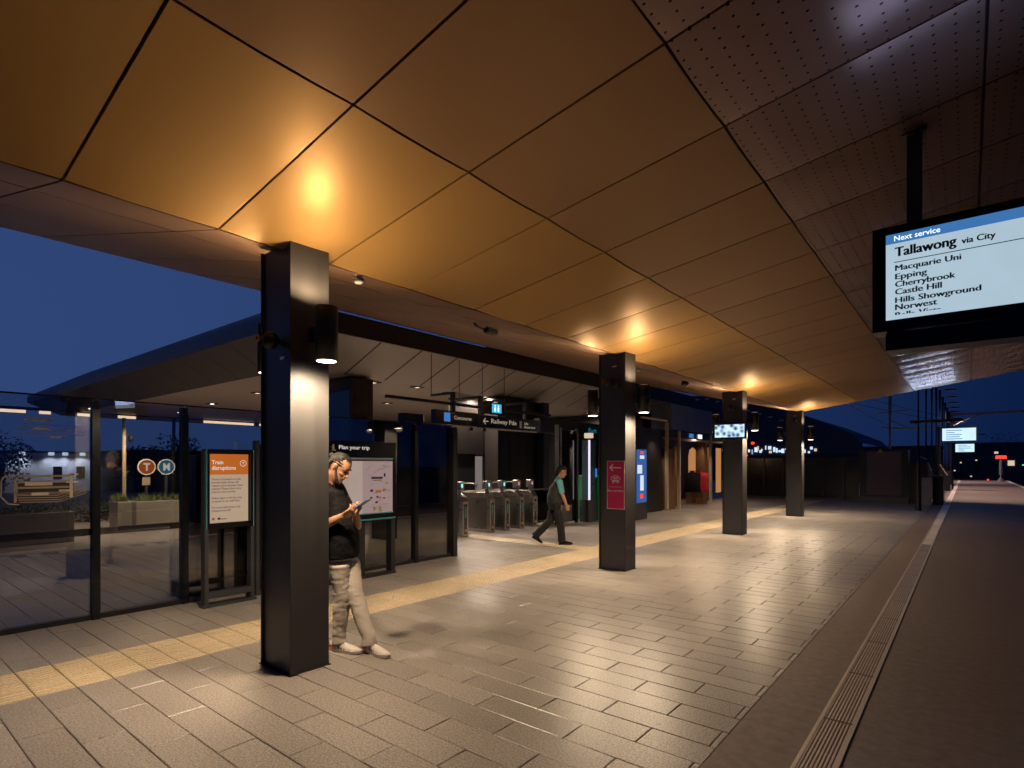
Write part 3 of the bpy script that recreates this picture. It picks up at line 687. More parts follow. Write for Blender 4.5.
mk('panel_header', rel(bx(xb+.004, xb+.005, y0+.05, y1-.05, 1.655, 1.685), L), mat('dark_taupe_print', (.12, .09, .08), .6), t)
text('lettering', 'Plan your trip', M['litletter'], t, (xb+.002, 4.42, 1.80), Y, Z, .50, .07, .012, loc0=L)
bm = B(); box(bm, xb, xb+.002, 4.32, 4.35, 1.79, 1.88); box(bm, xb, xb+.002, 4.30, 4.37, 1.79, 1.805); box(bm, xb, xb+.002, 4.30, 4.35, 1.84, 1.85); mk('info_symbol', rel(bm, L), M['signwhite'], t)
random.seed(3)
def dots(mi, items, name):
    bm = B()
    for (yy_, zz_, w, h) in items: box(bm, xb+.004, xb+.006, yy_, yy_+w, zz_, zz_+h)
    mk(name, rel(bm, L), M[mi], t)
dots('mapnavy', [(4.95, 1.40, .20, .03), (4.93, 1.22, .05, .03), (4.93, 1.12, .035, .025), (5.04, 1.13, .03, .025), (5.16, 1.11, .03, .02), (5.02, 1.05, .04, .03), (5.17, 1.43, .03, .05), (4.50, 1.50, .025, .11), (4.36, 1.38, .03, .03), (4.36, 1.22, .02, .06)], 'navy_markings')
dots('maporange', [(5.02, 1.20, .10, .04), (5.05, 1.12, .08, .02), (5.14, 1.22, .06, .03)], 'amber_markings')
dots('mapgreen', [(4.98, .95, .05, .05), (5.08, .93, .05, .06)], 'olive_markings')
dots('mapred', [(4.50, 1.24, .03, .03), (4.98, 1.375, .15, .012), (5.2, 1.33, .04, .015)], 'red_markings')
bm = B()
for k in range(26):
    yy_, zz_ = random.uniform(4.84, 5.2), random.uniform(.98, 1.6); w = random.uniform(.05, .2)
    strip(bm, (xb+.005, yy_, zz_), (xb+.005, min(yy_+w, 5.31), zz_+random.uniform(-.08, .08)), .003, (1, 0, 0))
for k in range(14): strip(bm, (xb+.005, 4.22, 1.60-.045*k), (xb+.005, 4.22+random.uniform(.15, .3), 1.60-.045*k), .006, (1, 0, 0))
mk('map_linework', rel(bm, L), mat('taupe_linework', (.26, .18, .17), .6), t)

# ------------------------------------------------------------------ cabinet behind the glass
t = thing('equipment_cabinet', 'tall dark cabinet on a pale plinth behind the glass and poster stand', 'cabinet', (-7.9, 3.5, 0)); L = t.location
mk('plinth', rel(bx(-7.85, -7.38, 2.80, 4.35, -.01, .14), L), M['concrete'], t)
bm = B(); box(bm, -7.78, -7.45, 2.95, 4.3, .14, 1.72)
mk('cabinet_body', rel(bm, L), M['darkpanel'], t, bevel=.01)
bm = B(); box(bm, -7.45, -7.44, 2.99, 3.52, .22, 1.64); box(bm, -7.45, -7.44, 3.56, 4.26, .22, 1.64); mk('doors', rel(bm, L), mat('brown_door_panel', (.075, .055, .045), .4, .2, .2, 2, aniso=(1, 1, 8)), t)

# ------------------------------------------------------------------ station roof (concourse)
st = thing('concourse_roof', 'pale soffit roof of the station concourse beyond the glass screens', 'roof', (0, 0, 0))
zf = 3.6; xE, xe, yS, ys, xW, xw, yN = -10.72, -9.38, 6.2, 5.36, -28.6, -30.0, 24.0; ze = 4.15
def seamed(bm, p00, p10, p01, p11, n, along):  # panels split along one direction with gaps
    p00, p10, p01, p11 = map(V, (p00, p10, p01, p11))
    for i in range(n):
        a, b = i/n+.0016*14/n, (i+1)/n-.0016*14/n
        q = [p00.lerp(p01, a), p10.lerp(p11, a), p10.lerp(p11, b), p00.lerp(p01, b)]
        quad(bm, q)
bm = B()
seamed(bm, (xE, yS, zf), (xe, yS, ze), (xE, yN, zf), (xe, yN, ze), 16, 'y')        # east wing
bm.faces.new([bm.verts.new(p) for p in ((xE, yS, zf), (xe, ys, ze), (xe, yS-.012, ze))])
seamed(bm, (xW, yS, zf), (xw, yS, ze), (xW, yN, zf), (xw, yN, ze), 16, 'y')
bm.faces.new([bm.verts.new(p) for p in ((xW, yS, zf), (xw, ys, ze), (xw, yS-.012, ze))])
quad(bm, [(xW, yS, zf), (xE, yS, zf), (xE, yN, zf), (xW, yN, zf)])
mk('soffit', bm, M['offwhite'], st)
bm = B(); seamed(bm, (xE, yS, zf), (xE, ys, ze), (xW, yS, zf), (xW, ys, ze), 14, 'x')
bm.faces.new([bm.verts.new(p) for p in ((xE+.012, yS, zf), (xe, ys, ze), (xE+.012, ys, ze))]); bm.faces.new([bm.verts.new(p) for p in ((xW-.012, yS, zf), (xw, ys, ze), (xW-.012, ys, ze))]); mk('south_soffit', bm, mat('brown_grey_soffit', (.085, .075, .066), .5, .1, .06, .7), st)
bm = B()
quad(bm, [(xe, ys, ze+.006), (xe, yN, ze+.006), (xE, yN, zf+.006), (xE, yS, zf+.006)]); quad(bm, [(xe, ys, ze+.006), (xE, yS, zf+.006), (xW, yS, zf+.006), (xw, ys, ze+.006)])
quad(bm, [(xw, ys, ze+.006), (xW, yS, zf+.006), (xW, yN, zf+.006), (xw, yN, ze+.006)])
mk('seam_backing', bm, M['black'], st)
# curved pale fascia on the south edge
bm = B(); rings = []
for i in range(25):
    f = i/24; x = xe-.0+(xw-xe)*f
    h = .42 - .12*max(0, f-.6)/.4
    rings.append([bm.verts.new((x, ys+dy, ze+dz)) for dy, dz in ((0, 0), (-.01, .05), (-.008, h*.6), (.01, h*.94), (.06, h))])
for r0, r1 in zip(rings, rings[1:]):
    for k in range(4): bm.faces.new((r0[k], r1[k], r1[k+1], r0[k+1])).smooth = True
me = mk('south_fascia', bm, M['fascia'], st)
bm = B(); box(bm, xe, xe+.06, ys-.02, 10.5, ze-.02, ze+.375); box(bm, xe+.001, xe+.058, 10.5, yN, ze-.02, ze+.46)
mk('east_fascia', bm, M['fasciadark'], st)
mk('roof_top', bx(xw, xe, ys+.2, yN, ze+.02, ze+.36), M['fasciadark'], st)
# downlights in the soffit
DL = [(-11.1, 8.4), (-11.1, 10.9), (-15.2, 7.6), (-14.0, 16.0), (-19.0, 8.0), (-23.0, 8.5), (-11.2, 15.4), (-11.2, 18.4), (-14.5, 11.5), (-10.9, 9.6), (-10.9, 12.2)]
for i, (x, y) in enumerate(DL):
    t = thing('soffit_downlight', 'small square downlight in the flat concourse soffit', 'downlight', (x, y, zf-.004), 'downlights in the concourse soffit')
    mk('trim', bx(-.13, .13, -.13, .13, -.02, -.001), M['black'], t)
    mk('lens', bx(-.05, .05, -.05, .05, -.023, -.0202), M['ledwhite'] if i in (4, 5) else M['lednwarm'], t)
    spot('concourse_light', (x, y, zf-.05), (x, y, 0), 440 if x > -12 else 150, 168, .7, (1, .80, .62), .06)
# glowing bars and an added awning, for the light strips seen in the glass
bm = B()
for i, (ya, yb) in enumerate(((2.4, 4.6), (4.98, 5.3), (6.1, 6.7), (7.4, 8.0), (10.6, 12.8), (13.1, 14.8))):
    o = mk('light_bar', bx(-.04, .04, 0, yb-ya, -.05, .05), M['lednwarm']); o.location = (-26, ya, 3.50)
    tag(o, 'glowing bar on the added far awning, for a light strip seen in the glass', 'light bar', 'linear light bars of the added far awning')
t = thing('added_far_awning', 'added thin dark awning beam carrying the far light bars on slim posts', 'awning', (-26, 9, 0));  # invented support for the glowing bars
mk('beam', bx(-.08, .08, -8, 8, 3.56, 3.66), M['fasciadark'], t)
for yy_ in (-7.5, 0.4, 7.6): mk('post', bx(-.05, .05, yy_-.05, yy_+.05, -.02, 3.56), M['fasciadark'], t)

# shafts, walls of the concourse
def blockthing(name, lb, cat, dims, m, extra=None, bevel=.0):
    x0, x1, y0, y1, z0, z1 = dims; t = thing(name, lb, cat, ((x0+x1)/2, (y0+y1)/2, z0)); L = t.location
    mk('cladding', rel(bx(*dims), L), m, t, bevel=bevel)
    if extra: extra(t, L)
    return t
def ex1(t, L):
    mk('glazed_front', rel(bx(-11.55, -10.62, 7.395, 7.405, 1.3, 3.25), L), M['glassdark'], t)
    mk('corner_trim', rel(bx(-10.62, -10.55, 7.38, 7.42, 0, 3.55), L), M['black'], t)
blockthing('lift_shaft', 'dark glazed lift shaft behind the map board reaching the soffit', 'lift shaft', (-11.7, -10.6, 7.42, 8.0, -.01, 3.56), M['blacksat'], ex1)
def ex2(t, L):
    mk('pilaster', rel(bx(-10.5, -10.25, 14.2, 14.5, 0, 3.55), L), M['bronze'], t)
    bm = B()
    for k in range(5): box(bm, -10.5, -10.49, 12.4+k*.42, 12.42+k*.42, .05, 3.4)
    mk('cladding_seams', rel(bm, L), M['black'], t)
blockthing('dark_core_wall', 'tall black clad wall behind the ticket gates', 'wall', (-11.0, -10.5, 12.3, 14.4, -.01, 3.56), M['darkpanel'], ex2)
t = thing('street_entrance', 'doorway with two bright tall panes left of the black clad wall', 'doorway', (-11.3, 12.4, 0)); L = t.location
mk('header', rel(bx(-11.4, -11.2, 11.2, 13.3, 1.92, 3.5), L), M['darkpanel'], t)
for k, ya in enumerate((12.18, 12.66)): mk('pane', rel(bx(-11.36, -11.34, ya, ya+.38, .4, 1.86), L), M['floorwin'], t)
bm = B(); box(bm, -11.38, -11.28, 12.56, 12.66, 0, 1.92); box(bm, -11.38, -11.28, 11.2, 12.18, 0, 1.92); box(bm, -11.38, -11.28, 13.04, 13.2, 0, 1.92); mk('frame', rel(bm, L), M['black'], t)
# back wall far north side of the concourse
t = thing('north_concourse_wall', 'dark glazed wall closing the concourse behind the walking person', 'wall', (-12, 19, 0)); L = t.location
mk('wall_panel', rel(bx(-24, -9.0, 19.2, 19.4, 0, 3.55), L), M['darkpanel'], t)
bm = B()
for k in range(9): box(bm, -22+k*1.5, -21.2+k*1.5, 19.17, 19.195, .3, 2.4)
mk('glazing', rel(bm, L), M['blacksat'], t)

# hanging rail and signs
t = thing('sign_rail', 'long dark rail under the soffit with drop rods holding the signs', 'rail', (-8.75, 9.5, 3.2)); L = t.location
bm = B(); box(bm, -8.775, -8.705, 6.9, 12.4, 2.905, 2.965); mk('rail', rel(bm, L), M['black'], t)
for yy_ in (8.72, 9.62, 10.45, 11.3):
    mk('drop_rod', rel(bx(-8.785, -8.695, yy_-.04, yy_+.04, 2.75, 3.20), L), M['black'], t)
    mk('cross_arm', rel(bx(-9.42, -8.785, yy_-.03, yy_+.03, 3.15, 3.20), L), M['black'], t)
    mk('hanger', rel(bx(-9.43, -9.42, yy_-.006, yy_+.006, 3.15, 4.12), L), M['black'], t)
def sign(name, lb, y0, y1, z0, z1, items):
    t = thing(name, lb, 'sign', (-8.74, (y0+y1)/2, z0)); L = t.location
    mk('sign_case', rel(bx(-8.82, -8.70, y0, y1, z0, z1), L), M['blacksat'], t)
    mk('underlight', rel(bx(-8.79, -8.715, y0+.15, y1-.15, z0-.03, z0), L), mat('sign_underlight', (.5, .42, .36), .5), t)
    for (s_, yy_, zz_, w, h, m) in items: text('lettering', s_, M[m], t, (-8.697, yy_, zz_), Y, Z, w, h, .012, loc0=L)
    return t, L
t, L = sign('concourse_sign', 'black hanging sign with a lift symbol and small cream lettering', 8.15, 9.50, 2.48, 2.78, [('Concourse', 8.72, 2.60, .55, .08, 'amberletter')])
mk('lift_symbol', rel(bx(-8.699, -8.696, 8.42, 8.60, 2.54, 2.73), L), M['scrblue'], t)
t, L = sign('street_exit_sign', 'black hanging sign with an arrow reading Railway Pde', 9.58, 11.92, 2.47, 2.76, [('Railway Pde', 9.95, 2.55, .95, .14, 'amberletter'), ('Lifts\nStreet level', 11.22, 2.53, .45, .15, 'amberletter')])
bm = B(); e = -8.696
strip(bm, (e, 9.68, 2.62), (e, 9.85, 2.62), .025, (1, 0, 0)); strip(bm, (e+.0005, 9.67, 2.615), (e+.0005, 9.75, 2.69), .025, (1, 0, 0)); strip(bm, (e+.001, 9.67, 2.625), (e+.001, 9.75, 2.55), .025, (1, 0, 0))
mk('arrow_symbol', rel(bm, L), M['amberletter'], t)
mk('round_symbol', rel(bx(-8.698, -8.695, 11.03, 11.12, 2.53, 2.70), L), M['signwhite'], t)
t = thing('platform_number_sign', 'small black sign with a glowing blue lift pictogram above the hanging signs', 'sign', (-8.7, 10, 2.9)); L = t.location
mk('sign_case', rel(bx(-8.80, -8.70, 9.62, 10.42, 2.80, 3.08), L), M['blacksat'], t)
mk('blue_panel', rel(bx(-8.699, -8.695, 9.98, 10.32, 2.84, 3.05), L), M['bluesign'], t)
bm = B()
for yy_ in (10.06, 10.18): box(bm, -8.695, -8.692, yy_, yy_+.05, 2.87, 2.97); box(bm, -8.695, -8.692, yy_+.01, yy_+.04, 2.985, 3.02)
mk('people_symbol', rel(bm, L), M['signglow'], t)
for k, yy_ in enumerate((9.3, 9.75)):
    t = thing('gate_camera', '%s small dome camera under the hanging signs' % ('left' if k == 0 else 'right'), 'camera', (-8.74, yy_, 2.42))
    bm = B(); ball(bm, (0, 0, 0), .05, 14); mk('dome', bm, M['black'], t, smooth=True); mk('mount', bx(-.02, .02, -.02, .02, 0, .08), M['black'], t)
t = thing('small_black_sign', 'small blank black sign box standing on top of the glass screens', 'sign', (-7.05, 6.08, 2.295))
mk('sign_case', bx(-.08, .08, -.21, .19, .0, .14), M['blacksat'], t); mk('edge_strip', bx(-.07, .082, .19, .21, .005, .135), M['signwhite'], t)
t = thing('leaflet_stand', 'slim stand of four pale stacked panels inside the concourse', 'stand', (-12.5, 10.3, 0))
for k in range(4): mk('pale_panel', bx(.0, .02, -.14, .14, .95+.23*k, 1.14+.23*k), M['postercream'] if k < 1 else M['scrwhite'], t)
mk('post', bx(-.04, .0, -.03, .03, -.01, 1.9), M['black'], t)

# ------------------------------------------------------------------ ticket gates
GY = [9.10, 10.02, 10.58, 11.16, 11.72]
def gate():
    t = thing('ticket_gate', '', 'ticket gate', (0, 0, 0), 'stainless ticket gates')
    # side profile in XZ, extruded across Y ; front at x=0, body runs to -X
    pr = [(0, 0), (0, .78), (-.06, .88), (-.16, .945), (-1.35, .945), (-1.45, .88), (-1.5, .78), (-1.5, 0)]
    w = .095
    bm = B(); a = [bm.verts.new((x, -w, z)) for x, z in pr]; b = [bm.verts.new((x, w, z)) for x, z in pr]
    n_ = len(pr)
    for i in range(n_): bm.faces.new((a[i], a[(i+1) % n_], b[(i+1) % n_], b[i]))
    bm.faces.new(a); bm.faces.new(b)
    mk('body', bm, M['steel'], t, bevel=.008)
    bm = B(); box(bm, -1.40, -.10, -w-.004, w+.004, .08, .82); mk('side_panels', bm, M['steel2'], t)
    bm = B(); box(bm, 0, .004, -.045, .045, .05, .72); mk('front_strip', bm, M['darksteel'], t)
    bm = B(); box(bm, .004, .006, -.03, .03, .10, .16, 0); mk('front_sticker', bm, M['maporange'], t)
    bm = B(); box(bm, .004, .006, -.022, .022, .42, .66); mk('front_label', bm, M['teal'], t)
    bm = B(); box(bm, -.22, -.12, -.03, .03, .945, 1.02); box(bm, -.26, -.10, -.07, .07, 1.02, 1.22); mk('reader', bm, M['steel'], t, bevel=.01)
    bm = B(); quad(bm, [(-.098, -.03, 1.09), (-.098, .02, 1.09), (-.098, .02, 1.17), (-.098, -.03, 1.17)]); mk('reader_screen', bm, M['gatescreen'], t)
    bm = B(); tube(bm, [(-.55, 0, .94), (-.55, 0, 1.10), (-.62, 0, 1.15), (-.95, 0, 1.15), (-1.02, 0, 1.10), (-1.02, 0, .94)], .014, 10); mk('guard_hoop', bm, M['steel'], t, smooth=True)
    bm = B(); quad(bm, [(-.62, w+.005, .25), (-.95, w+.005, .25), (-.95, w+.22, .30), (-.70, w+.22, .85)]); mk('flap', bm, M['glassdark'], t)
    return t
g0 = gate()
gl = ['wide-aisle ticket gate at the left end of the row', 'second ticket gate from the left in the row', 'middle ticket gate of the row of five', 'fourth ticket gate from the left, near the walker', 'last ticket gate at the right end of the row']
for i, y in enumerate(GY):
    g = g0 if i == 0 else copy_tree(g0)
    g.location = (-8.72, y, 0); g['label'] = gl[i]
    if i >= 3:
        for ch in g.children:
            if ch.name.startswith('reader_screen'):
                ch.data = ch.data.copy(); ch.data.materials[0] = M['gatepink']
t = thing('gate_end_barrier', 'low stainless barrier rail joining the right end of the gates', 'barrier', (-8.9, 12.0, 0))
bm = B(); box(bm, -.02, .02, -.15, .9, .93, .97); box(bm, -.02, .02, .86, .9, 0, .93); mk('rail', bm, M['steel'], t)
mk('infill', bx(-.006, .006, -.12, .86, .05, .90), M['glassdark'], t)

# ------------------------------------------------------------------ kiosks and doors right of the gates
t = thing('door_leaf_frame', 'tall dark frame with a thin bright edge behind the walking person', 'frame', (-8.4, 12.8, 0)); L = t.location
mk('frame', rel(bx(-8.55, -8.42, 12.36, 12.50, 0, 2.68), L), M['black'], t); mk('bright_edge', rel(bx(-8.42, -8.405, 12.42, 12.47, .02, 2.6), L), M['steel'], t)
mk('glass_leaf', rel(bx(-8.49, -8.47, 12.50, 13.25, .05, 2.55), L), M['glassdark'], t); mk('far_stile', rel(bx(-8.5, -8.42, 13.25, 13.33, 0, 2.6), L), M['black'], t)
t = thing('dark_beam_sign', 'dark beam with faint teal sign lettering above the help point', 'sign', (-9.3, 15, 2.6)); L = t.location
mk('beam', rel(bx(-9.5, -9.3, 12.7, 18.8, 2.52, 2.92), L), M['fasciadark'], t)
mk('sign_face', rel(bx(-9.298, -9.29, 15.1, 16.6, 2.56, 2.86), L), mat('deep_teal_sign', (.01, .05, .06), .4), t)
text('lettering', 'Exit', M['tealglow'], t, (-9.285, 15.3, 2.63), Y, Z, .5, .14, .01, loc0=L); text('lettering', 'Metro', mat('brown_letter', (.3, .14, .05), .5), t, (-9.285, 15.95, 2.63), Y, Z, .55, .14, .01, loc0=L)
t = thing('help_point', 'slim ticket machine column with a glowing vertical light strip', 'machine', (-8.35, 13.7, 0)); L = t.location
mk('base', rel(bx(-8.5, -8.2, 13.50, 13.96, 0, .62), L), M['bronze'], t); mk('upper_body', rel(bx(-8.5, -8.24, 13.64, 13.96, .62, 2.3), L), mat('slate_teal_panel', (.03, .07, .09), .3), t)
mk('light_strip', rel(bx(-8.24, -8.19, 13.55, 13.58, .62, 2.3), L), M['ledcool'], t)
mk('top_lamp', rel(bx(-8.4, -8.2, 13.60, 13.76, 2.36, 2.50), L), M['farlight'], t)
mk('screen', rel(bx(-8.2, -8.19, 13.86, 13.95, 1.25, 1.5), L), M['scrblue'], t)
t = thing('green_machine', 'green vending machine with pale vertical lettering beside the column', 'machine', (-8.3, 14.35, 0)); L = t.location
mk('cabinet', rel(bx(-8.9, -8.2, 14.06, 14.60, 0, 1.30), L), M['green'], t, bevel=.01); mk('vertical_lettering', rel(bx(-8.2, -8.195, 14.40, 14.50, .1, 1.15), L), M['signwhite'], t)
t = thing('pale_post', 'pale square post with a small lit sign on top', 'post', (-8.5, 15.0, 0)); L = t.location
mk('post', rel(bx(-8.6, -8.45, 14.75, 14.98, 0, 2.5), L), M['galv'], t); mk('lit_sign', rel(bx(-8.5, -8.40, 14.6, 15.15, 2.25, 2.45), L), M['bluesign'], t)
# advert lightbox
t = thing('advert_lightbox', 'tall glowing blue and white advertising lightbox behind the second column', 'lightbox', (-7.6, 15.2, 0)); L = t.location
mk('case', rel(bx(-7.75, -7.42, 14.80, 15.56, 0, 2.12), L), M['black'], t)
mk('poster_blue', rel(bx(-7.42, -7.41, 14.86, 15.50, .5, 2.05), L), M['adblue'], t)
bm = B(); box(bm, -7.41, -7.405, 15.08, 15.30, .85, 1.30); box(bm, -7.41, -7.405, 15.06, 15.34, 1.78, 1.88); box(bm, -7.41, -7.405, 14.90, 15.2, 1.35, 1.60); mk('poster_white', rel(bm, L), M['adwhite'], t)
bm = B(); box(bm, -7.41, -7.404, 15.08, 15.26, .62, .76); box(bm, -7.41, -7.404, 15.1, 15.3, 1.92, 2.0); mk('poster_red', rel(bm, L), M['adred'], t)
# shop building
t = thing('shop_row', 'row of small shops with brown slats, cream posts and a blue metal fascia', 'shop', (-8.8, 22, 0)); L = t.location
mk('back_wall', rel(bx(-10.6, -10.5, 16.4, 28.0, 0, 3.0), L), M['darkpanel'], t)
bm = B(); pts = []
for k in range(9):
    f = k/8; pts.append((-8.15-.10*f-(1.0 if k == 8 else 0), 2.86+.95*min(1, f*8/7)))
ra = [bm.verts.new((x, 19.2, z)) for x, z in pts]; rb = [bm.verts.new((x, 23.3, z)) for x, z in pts]
for k in range(8): bm.faces.new((ra[k], rb[k], rb[k+1], ra[k+1]))
fa = bm.faces.new(ra+[bm.verts.new((-9.35, 19.2, 2.86))]); fb = bm.faces.new(rb+[bm.verts.new((-9.35, 23.3, 2.86))])
mk('blue_fascia', rel(bm, L), mat('slate_blue_fascia', (.15, .17, .24), .4, .4, .3, 1.2, .2, 3), t, smooth=False)
mk('header_beam', rel(bx(-9.2, -8.25, 16.5, 27.0, 2.60, 2.84), L), M['black'], t)
mk('dark_end_wall', rel(bx(-9.2, -8.30, 16.4, 18.6, 0, 2.60), L), M['darkpanel'], t)
mk('slat_wall', rel(bx(-8.6, -8.3, 18.9, 19.7, 0, 2.2), L), M['slat'], t)
mk('slat_wall', rel(bx(-8.6, -8.3, 22.5, 23.0, 0, 2.5), L), M['slat'], t)
mk('slat_wall', rel(bx(-8.9, -8.7, 20.5, 21.2, 0, 2.3), L), M['slat'], t)
for yy_, zt in ((18.77, 3.1), (19.85, 2.84), (23.12, 2.84)): mk('cream_post', rel(bx(-8.26, -8.16, yy_-.05, yy_+.05, 0, zt), L), M['cream'], t)
bm = B(); 
prof_ = [(23.75, 1.15), (24.75, 1.15), (24.75, 2.0)]+[(24.25+.5*math.cos(a), 2.0+.38*math.sin(a)) for a in (math.pi*.25, math.pi*.5, math.pi*.75)]+[(23.75, 2.0)]
bm.faces.new([bm.verts.new((-9.4, y_, z_)) for y_, z_ in prof_]); mk('glowing_niche', rel(bm, L), M['shopglow'], t)
mk('glowing_niche', rel(bx(-9.2, -9.19, 26.6, 27.3, .3, 2.4), L), M['shopglow'], t)
bm = B(); box(bm, -8.9, -8.88, 20.3, 24.8, 2.62, 2.7)
bm.free()
for yy_, nm in ((20.9, 'scrblue'), (21.8, 'signglow')): mk('pictogram_sign', rel(bx(-8.24, -8.22, yy_, yy_+.4, 2.64, 2.80), L), M[nm], t)
mk('cream_rail', rel(bx(-8.25, -8.18, 16.8, 18.75, 3.12, 3.18), L), M['cream'], t)
mk('slat_wall', rel(bx(-9.3, -9.1, 24.9, 25.6, 0, 2.4), L), M['slat'], t)
mk('counter', rel(bx(-9.0, -8.8, 22.5, 24.0, 0, .5), L), M['slat'], t)
for yy_, m_, lb in ((21.25, 'polo', 'black garment hanging at the shop opening'), (22.1, 'red', 'red garment hanging at the shop opening')):
    bm = B(); tube(bm, [(-8.25, yy_, 1.38), (-8.25, yy_, 1.28), (-8.25, yy_, .9), (-8.25, yy_, .55)], [(.08, .25), (.12, .33), (.11, .30), (.13, .34)], 18)
    tag(mk('hanging_garment', bm, M[m_], smooth=True), lb, 'garment')
point('shop_light', (-8.9, 23.2, 2.3), 26, (1, .62, .32), .05)
for yy_ in (17.8, 20.4, 22.2, 24.2): spot('shop_downlight', (-7.95, yy_, 2.58), (-8.3, yy_, 0), 60, 120, .9, (1, .78, .55), .05); point('shop_light', (-8.6, 25.8, 2.2), 6, (1, .5, .18), .1)

# ------------------------------------------------------------------ far end of the platform: dark glazed fence
for k in range(8):
    x0 = -8.2-1.15+k*.83+1.0; x1 = x0+.80
    t = thing('fence_panel', 'dark glazed fence panel at the far edge of the paving', 'fence', (x0, 28.4, 0), 'dark fence panels at the end of the paving'); L = t.location
    if x1 > -3.5: x1 = -3.62
    if x1-x0 < .2: bpy.data.objects.remove(t); continue
    mk('infill', rel(bx(x0+.03, x1-.01, 28.39, 28.41, .12, 1.88), L), M['blacksat'], t)
    mk('post', rel(bx(x0-.03, x0+.03, 28.34, 28.44, 0, 1.94), L), M['black'], t)
    mk('rail', rel(bx(x0, x1, 28.36, 28.43, 1.88, 1.94), L), M['black'], t); mk('kerb', rel(bx(x0, x1+.02, 28.33, 28.45, -.01, .12), L), M['bronze'], t)
def exb(t, L):
    mk('front_frame', rel(box(box(box(box(B(), -3.59, -3.38, 28.26, 28.3, .25, 2.25), -2.12, -1.89, 28.26, 28.3, .25, 2.25), -3.38, -2.12, 28.26, 28.3, .25, .33), -3.38, -2.12, 28.26, 28.3, 2.17, 2.25), L), M['black'], t)
    mk('recess_panel', rel(bx(-3.38, -2.12, 28.285, 28.295, .33, 2.17), L), mat('dull_plum_panel', (.13, .085, .085), .5, 0, .25, 2), t)
    bm = B(); bm.faces.new([bm.verts.new(p) for p in ((-2.95, 28.255, 2.12), (-2.75, 28.255, 2.12), (-2.85, 28.255, 2.30))]); mk('warning_triangle', rel(bm, L), mat('yellow_warning', (.6, .45, .04), .5), t)
    mk('plinth', rel(bx(-3.62, -1.86, 28.24, 28.9, -.01, .25), L), M['bronze'], t)
blockthing('equipment_box', 'big dark equipment box with a recessed plum panel at the far end', 'equipment box', (-3.59, -1.89, 28.3, 29.3, .25, 2.24), M['black'], exb)
t = thing('stair_parapet', 'dark stair enclosure with pale sloping handrails at the platform end', 'stair', (-1.4, 29, 0)); L = t.location
bm = B(); 
pr = [(28.2, 0), (28.2, 1.75), (34.5, 1.05), (34.5, 0)]
a = [bm.verts.new((-1.35, y_, z_)) for y_, z_ in pr]; b = [bm.verts.new((-1.25, y_, z_)) for y_, z_ in pr]
for k in range(4): bm.faces.new((a[k], a[(k+1) % 4], b[(k+1) % 4], b[k]))
bm.faces.new(a); bm.faces.new(b); box(bm, -1.85, -1.35, 28.4, 28.55, 0, 1.7)
mk('parapet', rel(bm, L), M['black'], t)
bm = B(); tube(bm, [(-1.5, 28.1, 1.95), (-1.3, 28.2, 1.85), (-1.3, 34.5, 1.15)], .03, 8); tube(bm, [(-1.0, 34, 1.6), (-.9, 42, 1.0)], .03, 8); mk('handrail', rel(bm, L), M['white'], t)
mk('pale_panel', rel(bx(-1.42, -1.1, 28.02, 28.1, 0, 1.1), L), M['galv'], t)
mk('dark_box', rel(bx(-1.08, -.74, 28.6, 30.2, 0, 1.15), L), M['darkpanel'], t)
bm = B(); box(bm, -1.1, -.95, 36, 36.5, 0, 1.0); box(bm, -1.3, -.8, 44, 44.6, 0, 1.2); mk('far_cabinets', rel(bm, L), M['darkpanel'], t)

# poles with lamps along the open platform
def pole():
    t = thing('platform_pole', '', 'lamp pole', (0, 0, 0), 'dark lamp poles along the open platform')
    bm = B(); tube(bm, [(0, 0, 0), (0, 0, 6.0)], [.09, .07], 12); mk('shaft', bm, M['black'], t)
    bm = B(); tube(bm, [(0, 0, 5.9), (.25, 0, 6.0), (.55, 0, 6.0)], .03, 8); mk('arm', bm, M['black'], t)
    bm = B(); box(bm, .30, .75, -.09, .09, 5.93, 5.99); mk('lamp_head', bm, M['black'], t)
    bm = B(); box(bm, .36, .70, -.06, .06, 5.915, 5.93); mk('lens', bm, mat('dim_lens', (.6, .5, .4), .5), t)
    return t
p0 = pole(); i = 0
ords = ['first', 'second', 'third', 'fourth', 'fifth', 'sixth', 'seventh', 'eighth', 'ninth', 'tenth', 'eleventh', 'twelfth']
for i in range(12):
    p = p0 if i == 0 else copy_tree(p0); p.location = (-1.32+.02*i, 24.2+4.3*i, 0)
    p['label'] = '%s dark lamp pole beyond the canopy, counting away from it' % ords[i]
for yy_ in (40, 50, 60, 70): spot('platform_light', (-.7, yy_, 5.8), (1.0, yy_, 0), 1500, 130, .8, (1, .72, .55), .15)
spot('platform_light', (1.2, 33, 5.0), (1.2, 35, 0), 600, 110, .9, (1, .74, .58), .15)

def far_disp(x0, x1, y, z0, z1, lb):
    t = thing('platform_display', lb, 'display screen', ((x0+x1)/2, y, 0)); L = t.location
    mk('casing', rel(bx(x0-.05, x1+.05, y, y+.15, z0-.06, z1+.06), L), M['black'], t); mk('display', rel(bx(x0, x1, y-.01, y-.002, z0, z1), L), M['farscr'], t)
    bm = B(); 
    for k in range(5): box(bm, x0+.15, x0+.15+random.uniform(.3, .8), y-.014, y-.011, z1-.12-k*(z1-z0)*.17, z1-.09-k*(z1-z0)*.17)
    mk('display_text', rel(bm, L), M['scrblue'], t)
    mk('post', rel(bx(x0-.2, x0-.1, y+.02, y+.12, 0, z1+.1), L), M['black'], t); mk('arm', rel(bx(x0-.1, x0, y+.04, y+.1, z1-.1, z1), L), M['black'], t)
far_disp(-.95, .34, 35, 2.79, 3.40, 'nearer bright display screen over the open platform')
far_disp(-.60, .38, 48, 2.47, 3.00, 'smaller bright display screen farther along the open platform')

